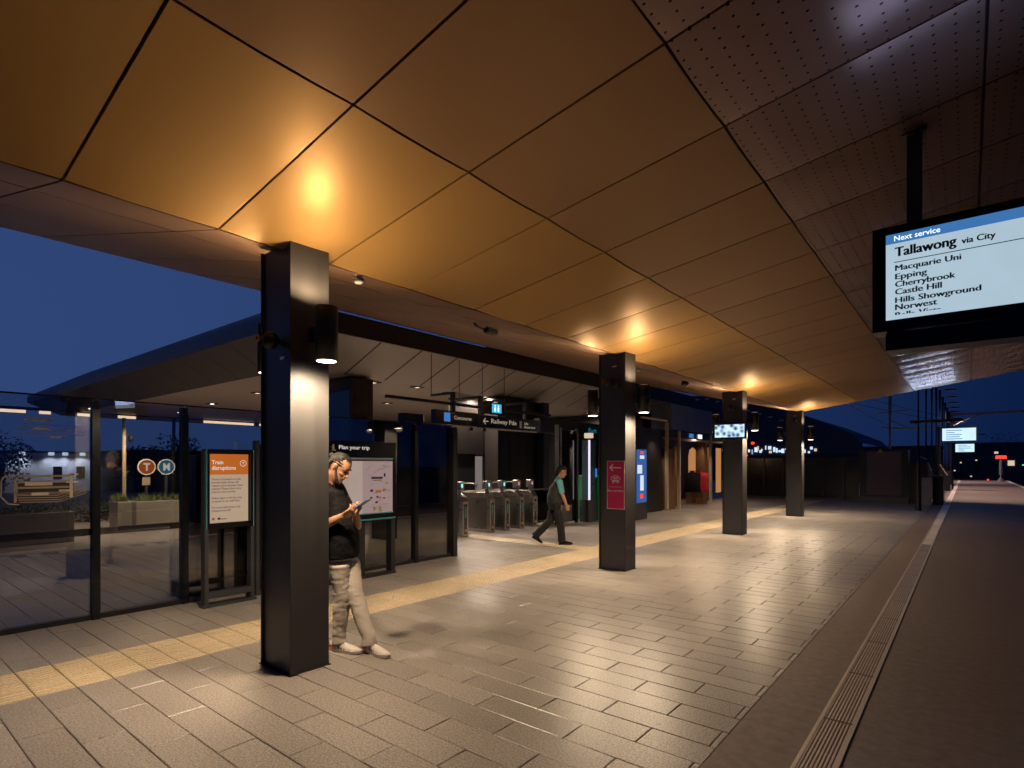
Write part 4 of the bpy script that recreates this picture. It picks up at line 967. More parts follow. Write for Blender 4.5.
# red signal
t = thing('signal_post', 'pale signal post with a glowing red lamp at the platform end', 'signal', (2.56, 72, 0))
bm = B(); tube(bm, [(0, 0, 0), (0, 0, .7), (0, 0, 2.1)], [.35, .16, .13], 12); mk('post', bm, M['galv'], t)
bm = B(); box(bm, -.45, .45, -.1, .1, 2.1, 2.55); mk('head', bm, M['black'], t); mk('red_lamp', bx(-.4, .4, -.13, -.1, 2.2, 2.5), M['redglow'], t); mk('white_lamp', bx(-.5, -.2, -.13, -.1, 2.7, 2.9), M['farlight'], t)
# railway gantry, masts, wires
t = thing('railway_gantry', 'grey overhead line gantry beam crossing the tracks', 'gantry', (0, 60, 0))
bm = B(); box(bm, -.9, 14, -.1, .1, 5.75, 5.95); box(bm, 13.9, 14.2, -.1, .1, -1.3, 6.2); tube(bm, [(-.9, 0, 4.9), (.8, 0, 5.75)], .06, 6); mk('beam', bm, M['galv'], t)
mk('upright', bx(-1.15, -.9, -.12, .12, 0, 6.2), M['galv'], t)
t = thing('catenary_mast', 'tall grey overhead line mast with cross arms beyond the fence', 'mast', (-4.0, 45, -1.3))
bm = B(); tube(bm, [(0, 0, 0), (0, 0, 8.0)], [.16, .14], 10); mk('mast', bm, M['galv'], t)
bm = B(); tube(bm, [(-.6, 0, 6.4), (1.0, 0, 6.5)], .05, 6); tube(bm, [(-.5, 0, 5.4), (1.3, 0, 5.3)], .05, 6); tube(bm, [(.2, 0, 5.3), (2.9, 0, 5.25)], .05, 6); tube(bm, [(0, 0, 5.9), (.9, 0, 5.4)], .03, 6); mk('cross_arms', bm, M['galv'], t)
for k, (a_, b_, s_) in enumerate((((-14, 30, 8.2), (-1, 50, 4.6), .3), ((-9, 30, 7.0), (0, 62, 5.4), .3), ((-6, 22, 5.9), (-4, 45, 4.2), .15))):
    A_, B_ = V(a_), V(b_); bm = B(); pts = [A_.lerp(B_, i/14)-V((0, 0, s_*4*(i/14)*(1-i/14))) for i in range(15)]
    tube(bm, pts, .018, 5); tag(mk('overhead_wire', bm, M['wire']), ['highest sagging overhead wire against the sky', 'middle overhead wire against the sky', 'lowest overhead wire running to the mast'][k], 'wire', 'overhead wires')
bm = B(); tube(bm, [(4.8, -12, 4.2), (4.8, 60, 4.2)], .012, 5); tube(bm, [(4.8, 60, 5.2), (4.8, 150, 5.2)], .02, 5); tag(mk('contact_wire', bm, M['wire']), 'contact wire strung above the near track', 'wire')
# dark skyline behind
def bld(name, lb, dims, m, wins=None):
    t = thing(name, lb, 'building', ((dims[0]+dims[1])/2, (dims[2]+dims[3])/2, dims[4])); L = t.location
    mk('wall', rel(bx(*dims), L), m, t)
    mk('roof', rel(bx(dims[0]-.2, dims[1]+.2, dims[2]-.2, dims[3]+.2, dims[5], dims[5]+.2), L), M['bgdark'], t)
    if wins:
        for w in wins: mk('window', rel(bx(*w), L), M['farlight'] if random.random() < .3 else M['blacksat'], t)
    return t
bld('far_block', 'wide dark building behind the red signal', (-2, 14, 118, 130, -1.3, 5.0), M['bgdark'], [(1+2*k, 1.8+2*k, 117.9, 117.98, 1.5, 2.3) for k in range(5)])
bld('far_block', 'low dark building left of the far display screens', (-22, -3, 100, 112, -1.3, 4.2), M['bgdark'], [(-20+3*k, -19+3*k, 99.9, 99.98, .5, 1.4) for k in range(5)])
for k, (x, z, m_) in enumerate(((-.6, 1.9, 'farlight'), (-1.2, .9, 'farlight'), (.9, 2.2, 'farlight'), (.4, .2, 'farlight'), (2.0, -.2, 'redglow'), (5.2, 1.6, 'greenglow'), (7.2, -.2, 'redglow'))):
    t = thing('distant_lamp', ['small white lamp above the platform end', 'lowest-left small white lamp by the platform end', 'white lamp right of the far displays', 'faint white lamp at ground level', 'small red lamp left of the signal post', 'small green lamp right of the signal post', 'small red lamp at the right of the tracks'][k], 'lamp', (x, 90, z))
    mk('glow', bx(-.09, .09, -.05, .05, -.07, .07), M[m_], t); mk('post', bx(-.05, .05, .06, .14, -z-1.3, .1), M['black'], t)
# big hall with curved metal roof
t = thing('rail_hall', 'large hall with a curved blue metal roof beyond the dark fence', 'building', (-18, 66, 0)); L = t.location
pf = [(-34, 8.6), (-30, 9.3), (-26, 9.3), (-21, 9.0), (-16, 7.8), (-12, 6.3), (-8.4, 4.6), (-7.4, 3.6)]
bm = B(); a = [bm.verts.new((x, 60, z)) for x, z in pf]; b = [bm.verts.new((x, 84, z)) for x, z in pf]
for k in range(len(pf)-1): bm.faces.new((a[k], a[k+1], b[k+1], b[k]))
bm.faces.new(a+[bm.verts.new((-7.4, 60, 2.6)), bm.verts.new((-34, 60, 2.6))])
mk('roof', rel(bm, L), M['bgroof'], t)
mk('wall', rel(bx(-34, -7.4, 60.5, 83, -1.3, 2.6), L), M['bgdark'], t)
for k in range(34):
    xx = -20+k*.26+random.uniform(-.1, .1); w_ = random.uniform(.08, .30); z_ = 2.7+random.uniform(0, .5)
    mk('window', rel(bx(xx, xx+w_, 59.9, 59.99, z_, z_+random.uniform(.12, .5)), L), M['coldlight'] if k % 5 != 3 else M['farlight'], t)
bm = B()
for k in range(14): box(bm, -27+k*1.05, -26.6+k*1.05, 59.6, 59.8, 8.6-max(0, k-5)*.38, 8.72-max(0, k-5)*.38)  # pale blocks paint highlight speckles along the roof edge
mk('eave_highlights', rel(bm, L), mat('eave_glint', (.8, .55, .35), .3, .5), t)
for k, (x, z) in enumerate(((-8.4, 2.5), (-7.6, 2.75), (-7.9, 1.6))):
    t = thing('red_marker_lamp', ['left upper red lamp beside the hall', 'right upper red lamp beside the hall', 'lower red lamp reflected near the fence'][k], 'lamp', (x*2.05, 55, z*1.0+.9))
    mk('glow', bx(-.13, .13, -.03, .03, -.1, .1), M['redglow'], t); mk('bracket', bx(-.03, .03, .03, .1, -3, .1), M['black'], t)

# ------------------------------------------------------------------ street side seen through the glass
t = thing('white_warehouse', 'white rendered building washed by four wall lamps, seen through the glass', 'building', (-45, 9, 0)); L = t.location
mk('wall', rel(bx(-52, -45, 7.0, 11.4, -.02, 2.35), L), M['bgwall'], t); mk('roof', rel(bx(-52.1, -44.9, 6.9, 11.5, 2.35, 2.48), L), M['bgdark'], t)
for yy_ in (9.3, 10.5): mk('window', rel(bx(-45, -44.97, yy_, yy_+.45, .75, 1.5), L), M['blacksat'], t)
for k, yy_ in enumerate((7.75, 9.15, 9.85, 10.75)):
    t = thing('wall_lamp', '%s cold wall lamp on the white building' % ['leftmost', 'second', 'third', 'rightmost'][k], 'wall lamp', (-44.7, yy_, 2.30))
    mk('glow', bx(-.05, .05, -.14, .14, -.10, .10), M['coldlight'], t); mk('bracket', bx(-.3, -.05, -.04, .04, -.03, .03), M['black'], t)
    spot('wall_wash', (-44.5, yy_, 2.2), (-45.3, yy_, 0), 55, 120, .8, (.75, .85, 1), .05)
bld('dark_shopfront', 'dark flat-roofed building behind the round transport signs', (-50, -38, 11.6, 22, -.02, 2.3), M['bgdark'], None)
bld('dark_shopfront', 'low dark building at the far left behind the glass', (-60, -48, -8, 7.0, -.02, 2.0), M['bgdark'], None)
def tree(x, y, h, r, lb, nleaf=900):
    t = thing('tree', lb, 'tree', (x, y, -.02))
    bm = B(); tube(bm, [(0, 0, 0), (.05, .03, h*.35), (0, 0, h*.6)], [.12, .09, .05], 8)
    for k in range(5):
        a = k*1.3; tube(bm, [(.03, 0, h*(.35+.05*k)), (math.cos(a)*r*.6, math.sin(a)*r*.6, h*(.6+.05*k))], [.04, .012], 6)
    mk('trunk', bm, M['bark'], t)
    bm = B(); rr = random.Random(int(x*7+y*13))
    cl = [(V((rr.uniform(-r, r)*.7, rr.uniform(-r, r)*.7, h*.65+rr.uniform(-.3, .35)*h*.8)), rr.uniform(.35, .6)*r) for _ in range(9)]
    for _ in range(nleaf):
        c, q = rr.choice(cl); d = V((rr.gauss(0, 1), rr.gauss(0, 1), rr.gauss(0, 1))).normalized()*q*rr.random()**.4; p = c+d
        s = rr.uniform(.05, .11); e1 = V((rr.gauss(0, 1), rr.gauss(0, 1), rr.gauss(0, 1))).normalized(); e2 = e1.orthogonal().normalized()
        quad(bm, [p-e1*s, p-e2*s*.5, p+e1*s, p+e2*s*.5])
    mk('crown', bm, M['tree'], t)
tree(-43, 5.6, 3.4, 1.1, 'dark small tree at the left end of the white building'); tree(-36, 11.4, 2.7, 1.2, 'dark tree between the white building and the lamp pole')
tree(-34, 12.6, 3.0, 1.3, 'dark tree beside the round teal transport sign'); tree(-36, 5.2, 2.6, 1.4, 'dark tree at the far left street edge')
for k, (x, y_, h) in enumerate(((-1.5, 98, 7.5), (3.5, 104, 6.5), (9.5, 100, 8.5))): tree(x, y_, h, 2.4, ['left dark tree behind the far displays', 'middle dark tree behind the red signal', 'right dark tree across the tracks'][k], 500)
for k, (x, y_) in enumerate(((10.5, 70), (10.5, 95), (-1.6, 90))):
    t = thing('catenary_mast', ['near mast across the tracks', 'far mast across the tracks', 'mast beside the far displays'][k], 'mast', (x, y_, -1.3), 'overhead line masts by the tracks'); t['label'] = 'grey overhead line '+t['label']
    mk('mast', bx(-.13, .13, -.13, .13, 0, 8.6), M['galv'], t); mk('cross_arm', bx(-3.4 if x > 0 else -.2, .2 if x > 0 else 3.4, -.06, .06, 6.6, 6.75), M['galv'], t)
# hedge: planted strip
bm = B(); rr = random.Random(4)
for _ in range(5000):
    p = V((rr.uniform(-20.4, -19.2), rr.uniform(-2, 5.9), rr.uniform(0, .62)*(.7+.3*math.sin(rr.uniform(0, 6))))); s = rr.uniform(.03, .07)
    e1 = V((rr.gauss(0, 1), rr.gauss(0, 1), rr.gauss(0, 1))).normalized(); e2 = e1.orthogonal().normalized(); quad(bm, [p-e1*s, p-e2*s*.5, p+e1*s, p+e2*s*.5])
tag(mk('ground_cover_plants', bm, M['hedge']), 'low strip of dark planting beyond the glass', 'plants', kind='stuff')
def planter(x, y0, y1, h, lb):
    t = thing('concrete_planter', lb, 'planter', (x, y0, 0))
    bm = B(); box(bm, -.3, .3, 0, y1-y0, -.02, h); mk('wall', bm, M['concrete'], t, bevel=.02)
    mk('soil', bx(-.24, .24, .06, y1-y0-.06, h, h+.01), M['bark'], t)
    bm = B(); rr = random.Random(int(y0*10))
    for _ in range(160):
        p = V((rr.uniform(-.2, .2), rr.uniform(.05, y1-y0-.05), h+.01)); tip = p+V((rr.uniform(-.12, .12), rr.uniform(-.12, .12), rr.uniform(.05, .22))); w = V((0, .012, 0)); bm.faces.new([bm.verts.new(q) for q in (p-w, p+w, tip)])
    mk('grasses', bm, mat('planter_grass', (.14, .18, .04), .7), t)
planter(-16, 4.45, 4.75, .72, 'small pale concrete block planter left of the sign post'); planter(-16.2, 4.90, 6.2, .70, 'long pale concrete planter under the round transport signs'); planter(-15.0, 1.2, 3.4, .62, 'low concrete planter behind the printed map glass')
t = thing('street_lamp', 'slim pale lamp pole standing behind the paper notice', 'lamp pole', (-16, 4.68, 0))
bm = B(); tube(bm, [(0, 0, 0), (0, 0, 2.75)], [.045, .04], 10); mk('pole', bm, M['cream'], t); bm = B(); ball(bm, (.0, .14, 2.25), (.06, .06, .1), 10); mk('camera_head', bm, M['black'], t); mk('arm', bx(-.02, .02, .03, .14, 2.33, 2.36), M['black'], t)
t = thing('transport_sign', 'round orange T and teal M signs on slim posts beyond the glass', 'sign', (-16.5, 5.5, 0))
for dy, m_, s_ in ((-.18, 'orangeglow', 'T'), (.28, 'tealglow', 'M')):
    bm = B(); tube(bm, [(0, dy, 1.55), (.02, dy, 1.55)], [.21, .21], 28); mk('white_ring', bm, M['signwhite'], t)
    bm = B(); tube(bm, [(.02, dy, 1.55), (.024, dy, 1.55)], [.18, .18], 28); mk('disc', bm, M[m_], t)
    text('lettering', s_, M['litletter'], t, (.03, dy-.08, 1.45), Y, Z, .16, .2, .03)
    mk('post', bx(-.03, .0, dy-.03, dy+.03, 0, 1.4), M['bronze'], t)
mk('number_plate', bx(.01, .02, -.28, -.10, 1.08, 1.28), M['cream'], t)
for k, (x, y, h) in enumerate(((-40, 4.6, 4.2), (-42, 3.3, 3.2))):
    t = thing('power_pole', ['taller timber power pole at the far left street', 'shorter timber power pole at the far left street'][k], 'power pole', (x, y, 0))
    bm = B(); tube(bm, [(0, 0, 0), (0, 0, h)], [.13, .1], 8); mk('pole', bm, M['bark'], t); mk('cross_arm', bx(-.05, .05, -.7, .7, h-.5, h-.4), M['bark'], t)
spot('street_glow', (-15.2, 4.7, 2.7), (-15.6, 5.2, 0), 220, 140, .8, (1, .8, .48), .03)
spot('street_glow', (-19, 3.5, 3.2), (-19, 3.5, 0), 300, 140, .8, (1, .75, .5), .03)

# ------------------------------------------------------------------ people
def remesh(bm, vox, smooth_it=2):
    bmesh.ops.recalc_face_normals(bm, faces=bm.faces)
    me = bpy.data.meshes.new('tmp'); bm.to_mesh(me); bm.free()
    ob = bpy.data.objects.new('tmp', me); COL.objects.link(ob)
    r = ob.modifiers.new('r', 'REMESH'); r.mode = 'VOXEL'; r.voxel_size = vox; r.use_smooth_shade = True
    s = ob.modifiers.new('s', 'SMOOTH'); s.iterations = smooth_it; s.factor = .5
    dg = bpy.context.evaluated_depsgraph_get(); res = bpy.data.meshes.new_from_object(ob.evaluated_get(dg))
    bpy.data.objects.remove(ob); bpy.data.meshes.remove(me)
    return res
def meobj(name, me, m, parent):
    me.materials.clear()
    for x in (m if isinstance(m, (list, tuple)) else [m]): me.materials.append(x)
    for p in me.polygons: p.use_smooth = True
    o = bpy.data.objects.new(name, me); COL.objects.link(o); o.parent = parent; return o
def wrinkle(me, amp, sc, seed=0, stretch=(1, 1, 1)):
    nn = [v.normal.copy() for v in me.vertices]
    for v, q in zip(me.vertices, nn):
        p = V((v.co.x*stretch[0], v.co.y*stretch[1], v.co.z*stretch[2]))*sc+V((seed, seed, seed))
        f = noise.noise(p)*.6+(.5-abs(noise.noise(p*2.1)))*.5
        v.co += q*(amp*f)
def head_geo(bm, base, Rm, s=1.0):
    # base = point under the chin/neck joint, Rm = 3x3 rotation (x forward, y left, z up)
    T = lambda x, y, z: V(base)+Rm@V((x*s, y*s, z*s))
    sl = [(-.012, .020, .072, .030), (0, .032, .084, .0), (.018, .044, .090, -.022), (.04, .054, .090, -.05), (.06, .060, .091, -.07), (.085, .065, .088, -.085), (.11, .070, .084, -.094), (.135, .073, .087, -.099), (.16, .075, .086, -.100), (.185, .072, .076, -.094), (.205, .062, .060, -.078), (.222, .045, .038, -.054), (.232, .022, .012, -.024)]
    rings = []
    n_ = 24
    for z, w, f, b in sl:
        c = (f+b)/2; r = (f-b)/2; ring = []
        for k in range(n_):
            a = 2*math.pi*k/n_; cx_, sy_ = math.cos(a), math.sin(a)
            e = .85
            xx = c+r*math.copysign(abs(cx_)**e, cx_); yy_ = w*math.copysign(abs(sy_)**e, sy_)*(1-.18*max(0, cx_)**2 if z < .12 else 1)
            ring.append(bm.verts.new(T(xx, yy_, z)))
        rings.append(ring)
    for r0, r1 in zip(rings, rings[1:]):
        for k in range(n_): bm.faces.new((r0[k], r0[(k+1) % n_], r1[(k+1) % n_], r1[k]))
    bm.faces.new(rings[0][::-1]); bm.faces.new(rings[-1])
    capsule(bm, [T(.088, 0, .128), T(.100, 0, .108), T(.108, 0, .092)], [.007*s, .009*s, .012*s], 10)
    for sg in (-1, 1):
        capsule(bm, [T(.094, sg*.010, .088), T(.092, sg*.014, .088)], [.007*s, .006*s], 8)
        capsule(bm, [T(.082, sg*.012, .142), T(.078, sg*.045, .143)], [.008*s, .007*s], 8)          # brow
        capsule(bm, [T(-.004, sg*.074, .135), T(-.010, sg*.080, .125), T(-.006, sg*.077, .095)], [(.008*s, .014*s), (.008*s, .018*s), (.007*s, .010*s)], 10)  # ear
        capsule(bm, [T(.060, sg*.045, .092), T(.072, sg*.034, .085)], [.014*s, .010*s], 8)          # cheek
    capsule(bm, [T(.090, -.018, .066), T(.095, 0, .068), T(.090, .018, .066)], [.006*s, .008*s, .006*s], 8)
    capsule(bm, [T(.088, -.015, .056), T(.092, 0, .055), T(.088, .015, .056)], [.006*s, .008*s, .006*s], 8)
    capsule(bm, [T(.076, -.01, .018), T(.078, .01, .018)], [.018*s, .018*s], 8)
    return T
def hand_geo(bm, wrist, d, nrm, s=1.0, curl=.5, side=1, thumb_in=.3, spread=.0):
    """d: wrist->fingers direction, nrm: direction the palm faces, side: +1 if thumb lies on (d x nrm) side"""
    d = V(d).normalized(); nrm = V(nrm); nrm = (nrm-d*nrm.dot(d)).normalized(); w = d.cross(nrm).normalized()*side
    wr = V(wrist)
    capsule(bm, [wr-d*.02*s, wr+d*.02*s, wr+d*.055*s, wr+d*.085*s], [(.026*s, .019*s), (.034*s, .016*s), (.041*s, .015*s), (.040*s, .012*s)], 14, side=w)
    L_ = [.078, .086, .080, .063]
    for k in range(4):
        o = w*((1.5-k)*.0205*s); st_ = wr+d*(.082-.004*abs(k-1.2))*s+o
        pts = [st_-d*.02*s, st_]; ang = 0; p = st_
        dirf = (d+w*spread*(1.5-k)).normalized()
        for q, fl in enumerate((.46, .30, .24)):
            ang += curl*(1.0 if q == 0 else 1.15)
            dd = dirf*math.cos(ang)+nrm*math.sin(ang); p = p+dd*L_[k]*fl*s; pts.append(p)
        capsule(bm, pts, [.0098*s, .0095*s, .0088*s, .0082*s, .0070*s], 10)
    b0 = wr+d*.012*s+w*.022*s; pts = [b0]
    dd = (d*.55+w*.75+nrm*thumb_in).normalized(); p1 = b0+dd*.040*s; dd2 = (d*.85+w*.25+nrm*(thumb_in+.25)).normalized(); p2 = p1+dd2*.032*s; p3 = p2+(d*.9-w*.05+nrm*(thumb_in+.4)).normalized()*.026*s
    capsule(bm, [b0, p1, p2, p3], [.015*s, .0125*s, .0105*s, .0085*s], 10)
    return p
def shoe_geo(heel, toe, up, s=1.0):
    """returns upper, sole, accents bmeshes for a running shoe; heel/toe = ground points"""
    heel, toe = V(heel), V(toe); d = (toe-heel).normalized(); L_ = (toe-heel).length; up = V(up).normalized(); sd = up.cross(d).normalized()
    T = lambda a, b, c: heel+d*(a*L_)+sd*b+up*c
    sole = B(); sec = [(0.0, .028), (.08, .036), (.3, .036), (.55, .042), (.75, .048), (.9, .040), (1.0, .018)]
    lo, hi = [], []
    pl = [(a, w) for a, w in sec]+[(a, -w) for a, w in sec[::-1]]
    for a, w in pl:
        spring = .012*max(0, a-.75)/.25
        lo.append(sole.verts.new(T(a, w*.94, .0+spring))); hi.append(sole.verts.new(T(a, w*1.04, .028+spring*.6+.008*(1-a))))
    k_ = len(pl)
    for i_ in range(k_): sole.faces.new((lo[i_], lo[(i_+1) % k_], hi[(i_+1) % k_], hi[i_]))
    sole.faces.new(lo[::-1]); sole.faces.new(hi)
    upb = B()
    pts = [(.03, .030, .058), (.10, .035, .066), (.25, .037, .068), (.42, .039, .062), (.60, .042, .048), (.78, .043, .036), (.92, .034, .028), (.985, .016, .020)]
    rings = []
    for a, w, h in pts:
        ring = []
        for q in range(13):
            an = math.pi*q/12; ring.append(upb.verts.new(T(a, w*math.cos(an)*(1.0), .022+h*math.sin(an)**.75)))
        rings.append(ring)
    for r0, r1 in zip(rings, rings[1:]):
        for q in range(12): upb.faces.new((r0[q], r0[q+1], r1[q+1], r1[q]))
    upb.faces.new(rings[0]); upb.faces.new(rings[-1][::-1])
    for r0, r1 in zip(rings, rings[1:]): upb.faces.new((r0[0], r1[0], r1[12], r0[12]))
    st_ = B()
    for sgn in (-1, 1):
        for q in range(3):
            a = .36+.085*q; z0, z1 = .034, .078
            P = []
            for (aa, zz) in ((a, z0), (a+.035, z0), (a-.035, z1), (a-.07, z1)):
                hh = zz-.022; Hh = .062-.02*max(0, (aa-.3)); sn = min(1, (hh/Hh))**(1/.75); ww = .041*math.sqrt(max(0, 1-sn*sn))+.0035
                P.append(st_.verts.new(T(aa, sgn*ww, zz)))
            st_.faces.new(P)
    he = B()
    for sgn in (-1, 1):
        he.faces.new([he.verts.new(T(a, sgn*w, z)) for a, w, z in ((.0, .030, .020), (.26, .0415, .022), (.22, .0405, .046), (.04, .0345, .060))])
    he.faces.new([he.verts.new(T(a, w, z)) for a, w, z in ((-.012, .026, .02), (-.012, -.026, .02), (.005, -.024, .062), (.005, .024, .062))])
    return upb, sole, st_, he

def person_man():
    t = thing('person', 'man in black polo and pale chinos leaning on the closest column with a phone', 'person', (-4.10, 2.85, 0)); L = V(t.location)
    R = lambda p: V(p)-L
    fa = math.radians(24); F = V((math.cos(fa), math.sin(fa), 0)); Lf = V((-math.sin(fa), math.cos(fa), 0))
    pel = V((-4.235, 2.875, .86)); chest = V((-4.325, 2.845, 1.15)); nb = V((-4.395, 2.830, 1.385))
    shR = nb-Lf*.165+V((0, 0, -.035)); shL = nb+Lf*.165+V((0, 0, -.035))
    elR = V((-4.235, 2.650, 1.04)); wrR = V((-4.065, 2.765, 1.135))
    elL = V((-4.195, 3.010, 1.01)); wrL = V((-4.055, 2.895, 1.15))
    ph = V((-3.925, 2.865, 1.235))
    hipR, hipL = pel-Lf*.075-V((0, 0, .02)), pel+Lf*.075-V((0, 0, .02))
    ankR, ankL = V((-4.185, 2.815, .10)), V((-3.945, 2.95, .10))
    knR, knL = V((-4.165, 2.83, .46)), V((-4.115, 2.925, .47))
    # --- body (skin)
    bm = B()
    capsule(bm, [pel, chest, nb-V((0, 0, .03))], [(.13, .09), (.14, .10), (.10, .06)], 18, side=Lf)
    capsule(bm, [nb-V((0, 0, .04)), nb+F*.028+V((0, 0, .045)), nb+F*.055+V((0, 0, .10))], [.058, .054, .056], 16)
    for h_, k_, a_ in ((hipR, knR, ankR), (hipL, knL, ankL)): capsule(bm, [h_, k_, a_], [.055, .044, .036], 14)
    for s_, e_, w_ in ((shR, elR, wrR), (shL, elL, wrL)): capsule(bm, [s_, s_.lerp(e_, .5), e_, e_.lerp(w_, .3), w_], [.048, .045, .040, .041, .027], 14)
    yaw = math.radians(30); pitch = math.radians(38)
    Rm = (Matrix.Rotation(yaw, 3, 'Z') @ Matrix.Rotation(pitch, 3, 'Y') @ Matrix.Rotation(math.radians(-4), 3, 'X'))
    hb = nb+F*.045+V((0, 0, .058))
    T = head_geo(bm, hb, Rm, 1.03)
    dR = (ph-wrR).normalized(); dL = (ph-wrL).normalized()
    hand_geo(bm, wrR, (ph+V((-.02, -.01, -.02))-wrR), V((.1, .55, .8)), .98, .50, -1, .25)
    hand_geo(bm, wrL, (ph+V((-.02, .015, -.02))-wrL), V((.1, -.6, .75)), .98, .50, 1, .3)
    me = remesh(bm, .0052, 2)
    for v in me.vertices: v.co -= L
    meobj('body', me, M['skin'], t)
    # eyes, brows
    bm = B()
    for sg in (-1, 1): ball(bm, R(T(.072, sg*.032, .122)), .0105, 12)
    mk('eyes', bm, M['beard'], t, smooth=True)
    bm = B()
    for sg in (-1, 1):
        capsule(bm, [R(T(.092, sg*.014, .150)), R(T(.090, sg*.032, .155)), R(T(.078, sg*.052, .150))], [.0035, .0045, .003], 8)
        capsule(bm, [R(T(.0835, sg*.020, .120)), R(T(.0865, sg*.032, .1165)), R(T(.080, sg*.044, .120))], [.002, .003, .002], 8)
    mk('eyebrows', bm, M['hair'], t, smooth=True)
    # hair: swept back with knot
    bm = B(); s = 1.03
    sl = [(.015, .046, -.040, -.060), (.045, .058, -.040, -.080), (.075, .066, -.034, -.092), (.10, .0735, -.030, -.099), (.130, .0765, -.020, -.103), (.155, .0775, .010, -.1045), (.175, .0765, .055, -.103), (.192, .073, .066, -.098), (.210, .0635, .058, -.085), (.2265, .046, .038, -.060), (.2365, .022, .014, -.026)]
    rings = []
    for z, w, f, b in sl:
        c, r = (f+b)/2, (f-b)/2
        rings.append([bm.verts.new(T(c+r*math.cos(2*math.pi*k/22), w*math.sin(2*math.pi*k/22), z)) for k in range(22)])
    for r0, r1 in zip(rings, rings[1:]):
        for k in range(22): bm.faces.new((r0[k], r0[(k+1) % 22], r1[(k+1) % 22], r1[k]))
    bm.faces.new(rings[0][::-1]); bm.faces.new(rings[-1])
    for k in range(15):
        ph_ = math.radians(-84+12*k)
        pts = []
        for q in range(9):
            th_ = math.radians(42+(165-42)*q/8+6*abs(math.sin(ph_)))
            pts.append(T(-.010+.0985*math.cos(th_), .0775*math.sin(ph_)*math.sin(th_), .140+.0985*math.cos(ph_)*math.sin(th_)-.02*(q/8)))
        tube(bm, pts, [.004, .0065, .0075, .0075, .007, .007, .0065, .006, .005], 8)
    ball(bm, T(-.116, 0, .150), (.024, .024, .026), 14)
    me = remesh(bm, .0035, 1); wrinkle(me, .0015, 90, 3, (1, 1, .4))
    for v in me.vertices: v.co -= L
    meobj('hair', me, M['hair'], t)
    bm = B()
    capsule(bm, [T(.03, .064, .075), T(.058, .052, .035), T(.076, .03, .012), T(.084, 0, .006), T(.076, -.03, .012), T(.058, -.052, .035), T(.03, -.064, .075)], [.011, .016, .019, .020, .019, .016, .011], 10)
    capsule(bm, [T(.088, -.024, .064), T(.0965, 0, .0765), T(.088, .024, .064)], [.0045, .0055, .0045], 8)
    capsule(bm, [T(.010, .074, .13), T(.016, .070, .10), T(.03, .066, .07)], [.007, .009, .01], 8); capsule(bm, [T(.010, -.074, .13), T(.016, -.070, .10), T(.03, -.066, .07)], [.007, .009, .01], 8)
    me = remesh(bm, .005, 2); wrinkle(me, .0015, 150, 5)
    for v in me.vertices: v.co -= L
    meobj('beard', me, M['beard'], t)
    # shirt
    bm = B()
    hem = pel-V((0, 0, .085))+F*.01
    tube(bm, [hem, pel+F*.012+V((0, 0, .04)), pel.lerp(chest, .5)+F*.032, chest+F*.022, chest.lerp(nb, .55)+F*.002, nb-V((0, 0, .045)), nb+V((0, 0, -.004)), nb+V((0, 0, .024))],
         [(.178, .130), (.172, .132), (.168, .140), (.172, .128), (.178, .108), (.150, .085), (.085, .070), (.066, .062)], 26, side=Lf)
    for s_, e_ in ((shR, elR), (shL, elL)): capsule(bm, [s_+(nb-s_)*.35, s_, s_.lerp(e_, .35), s_.lerp(e_, .72)], [.062, .064, .061, .058], 16)
    me = remesh(bm, .0075, 3); wrinkle(me, .010, 9, 1, (1, 1, 1.6)); wrinkle(me, .004, 24, 2)
    for v in me.vertices: v.co -= L
    meobj('polo_shirt', me, M['polo'], t)
    bm = B()
    ring = [nb+F*(.066*math.cos(a)+.006)+Lf*(.070*math.sin(a))+V((0, 0, .022-.030*math.cos(a))) for a in [2*math.pi*k/20 for k in range(21)]]
    tube(bm, ring, (.005), 8, caps=False)
    ring2 = [p+V((0, 0, -.014))+(p-nb).normalized()*.010 for p in ring]; tube(bm, ring2, .007, 8, caps=False)
    me = remesh(bm, .005, 1)
    for v in me.vertices: v.co -= L
    meobj('collar', me, M['polo'], t)
    # trousers
    bm = B()
    tube(bm, [pel+V((0, 0, .05)), pel-V((0, 0, .02)), pel-V((0, 0, .10))], [(.138, .100), (.150, .112), (.145, .110)], 24, side=Lf)
    for h_, k_, a_ in ((hipR, knR, ankR), (hipL, knL, ankL)):
        tube(bm, [h_+V((0, 0, -.01)), h_.lerp(k_, .35), h_.lerp(k_, .75), k_, k_.lerp(a_, .35), k_.lerp(a_, .75), a_+V((0, 0, .02)), a_+V((.004, 0, -.035))], [.092, .092, .077, .071, .068, .060, .058, .066], 20)
    me = remesh(bm, .0075, 3); wrinkle(me, .008, 9, 4, (1, 1, 1.3)); wrinkle(me, .0035, 22, 6, (.8, .8, 1.7))
    for v in me.vertices: v.co -= L
    meobj('trousers', me, M['chino'], t)
    for heel, toe, nm in (((-4.265, 2.785, 0), (-3.955, 2.875, 0), 'a'), ((-4.03, 2.970, 0), (-3.69, 2.950, 0), 'b')):
        u_, so_, sp_, he_ = shoe_geo(heel, toe, (0, 0, 1))
        sh = mk('shoe', rel(u_, L), M['shoewhite'], t, smooth=True)
        mk('sole', rel(so_, L), M['rubber'], sh); mk('stripes', rel(sp_, L), M['polo'], sh); mk('heel_patch', rel(he_, L), M['orange'], sh)
    # phone
    p = thing('mobile_phone', 'blue-cased phone held in the leaning man\'s hands', 'phone', ph)
    q = (V((.55, .05, .32))).normalized(); bmp = B(); box(bmp, -.075, .075, -.036, .036, -.0045, .0045)
    o = mk('case', bmp, mat('blue_phone_case', (.02, .10, .28), .3), p, bevel=.003)
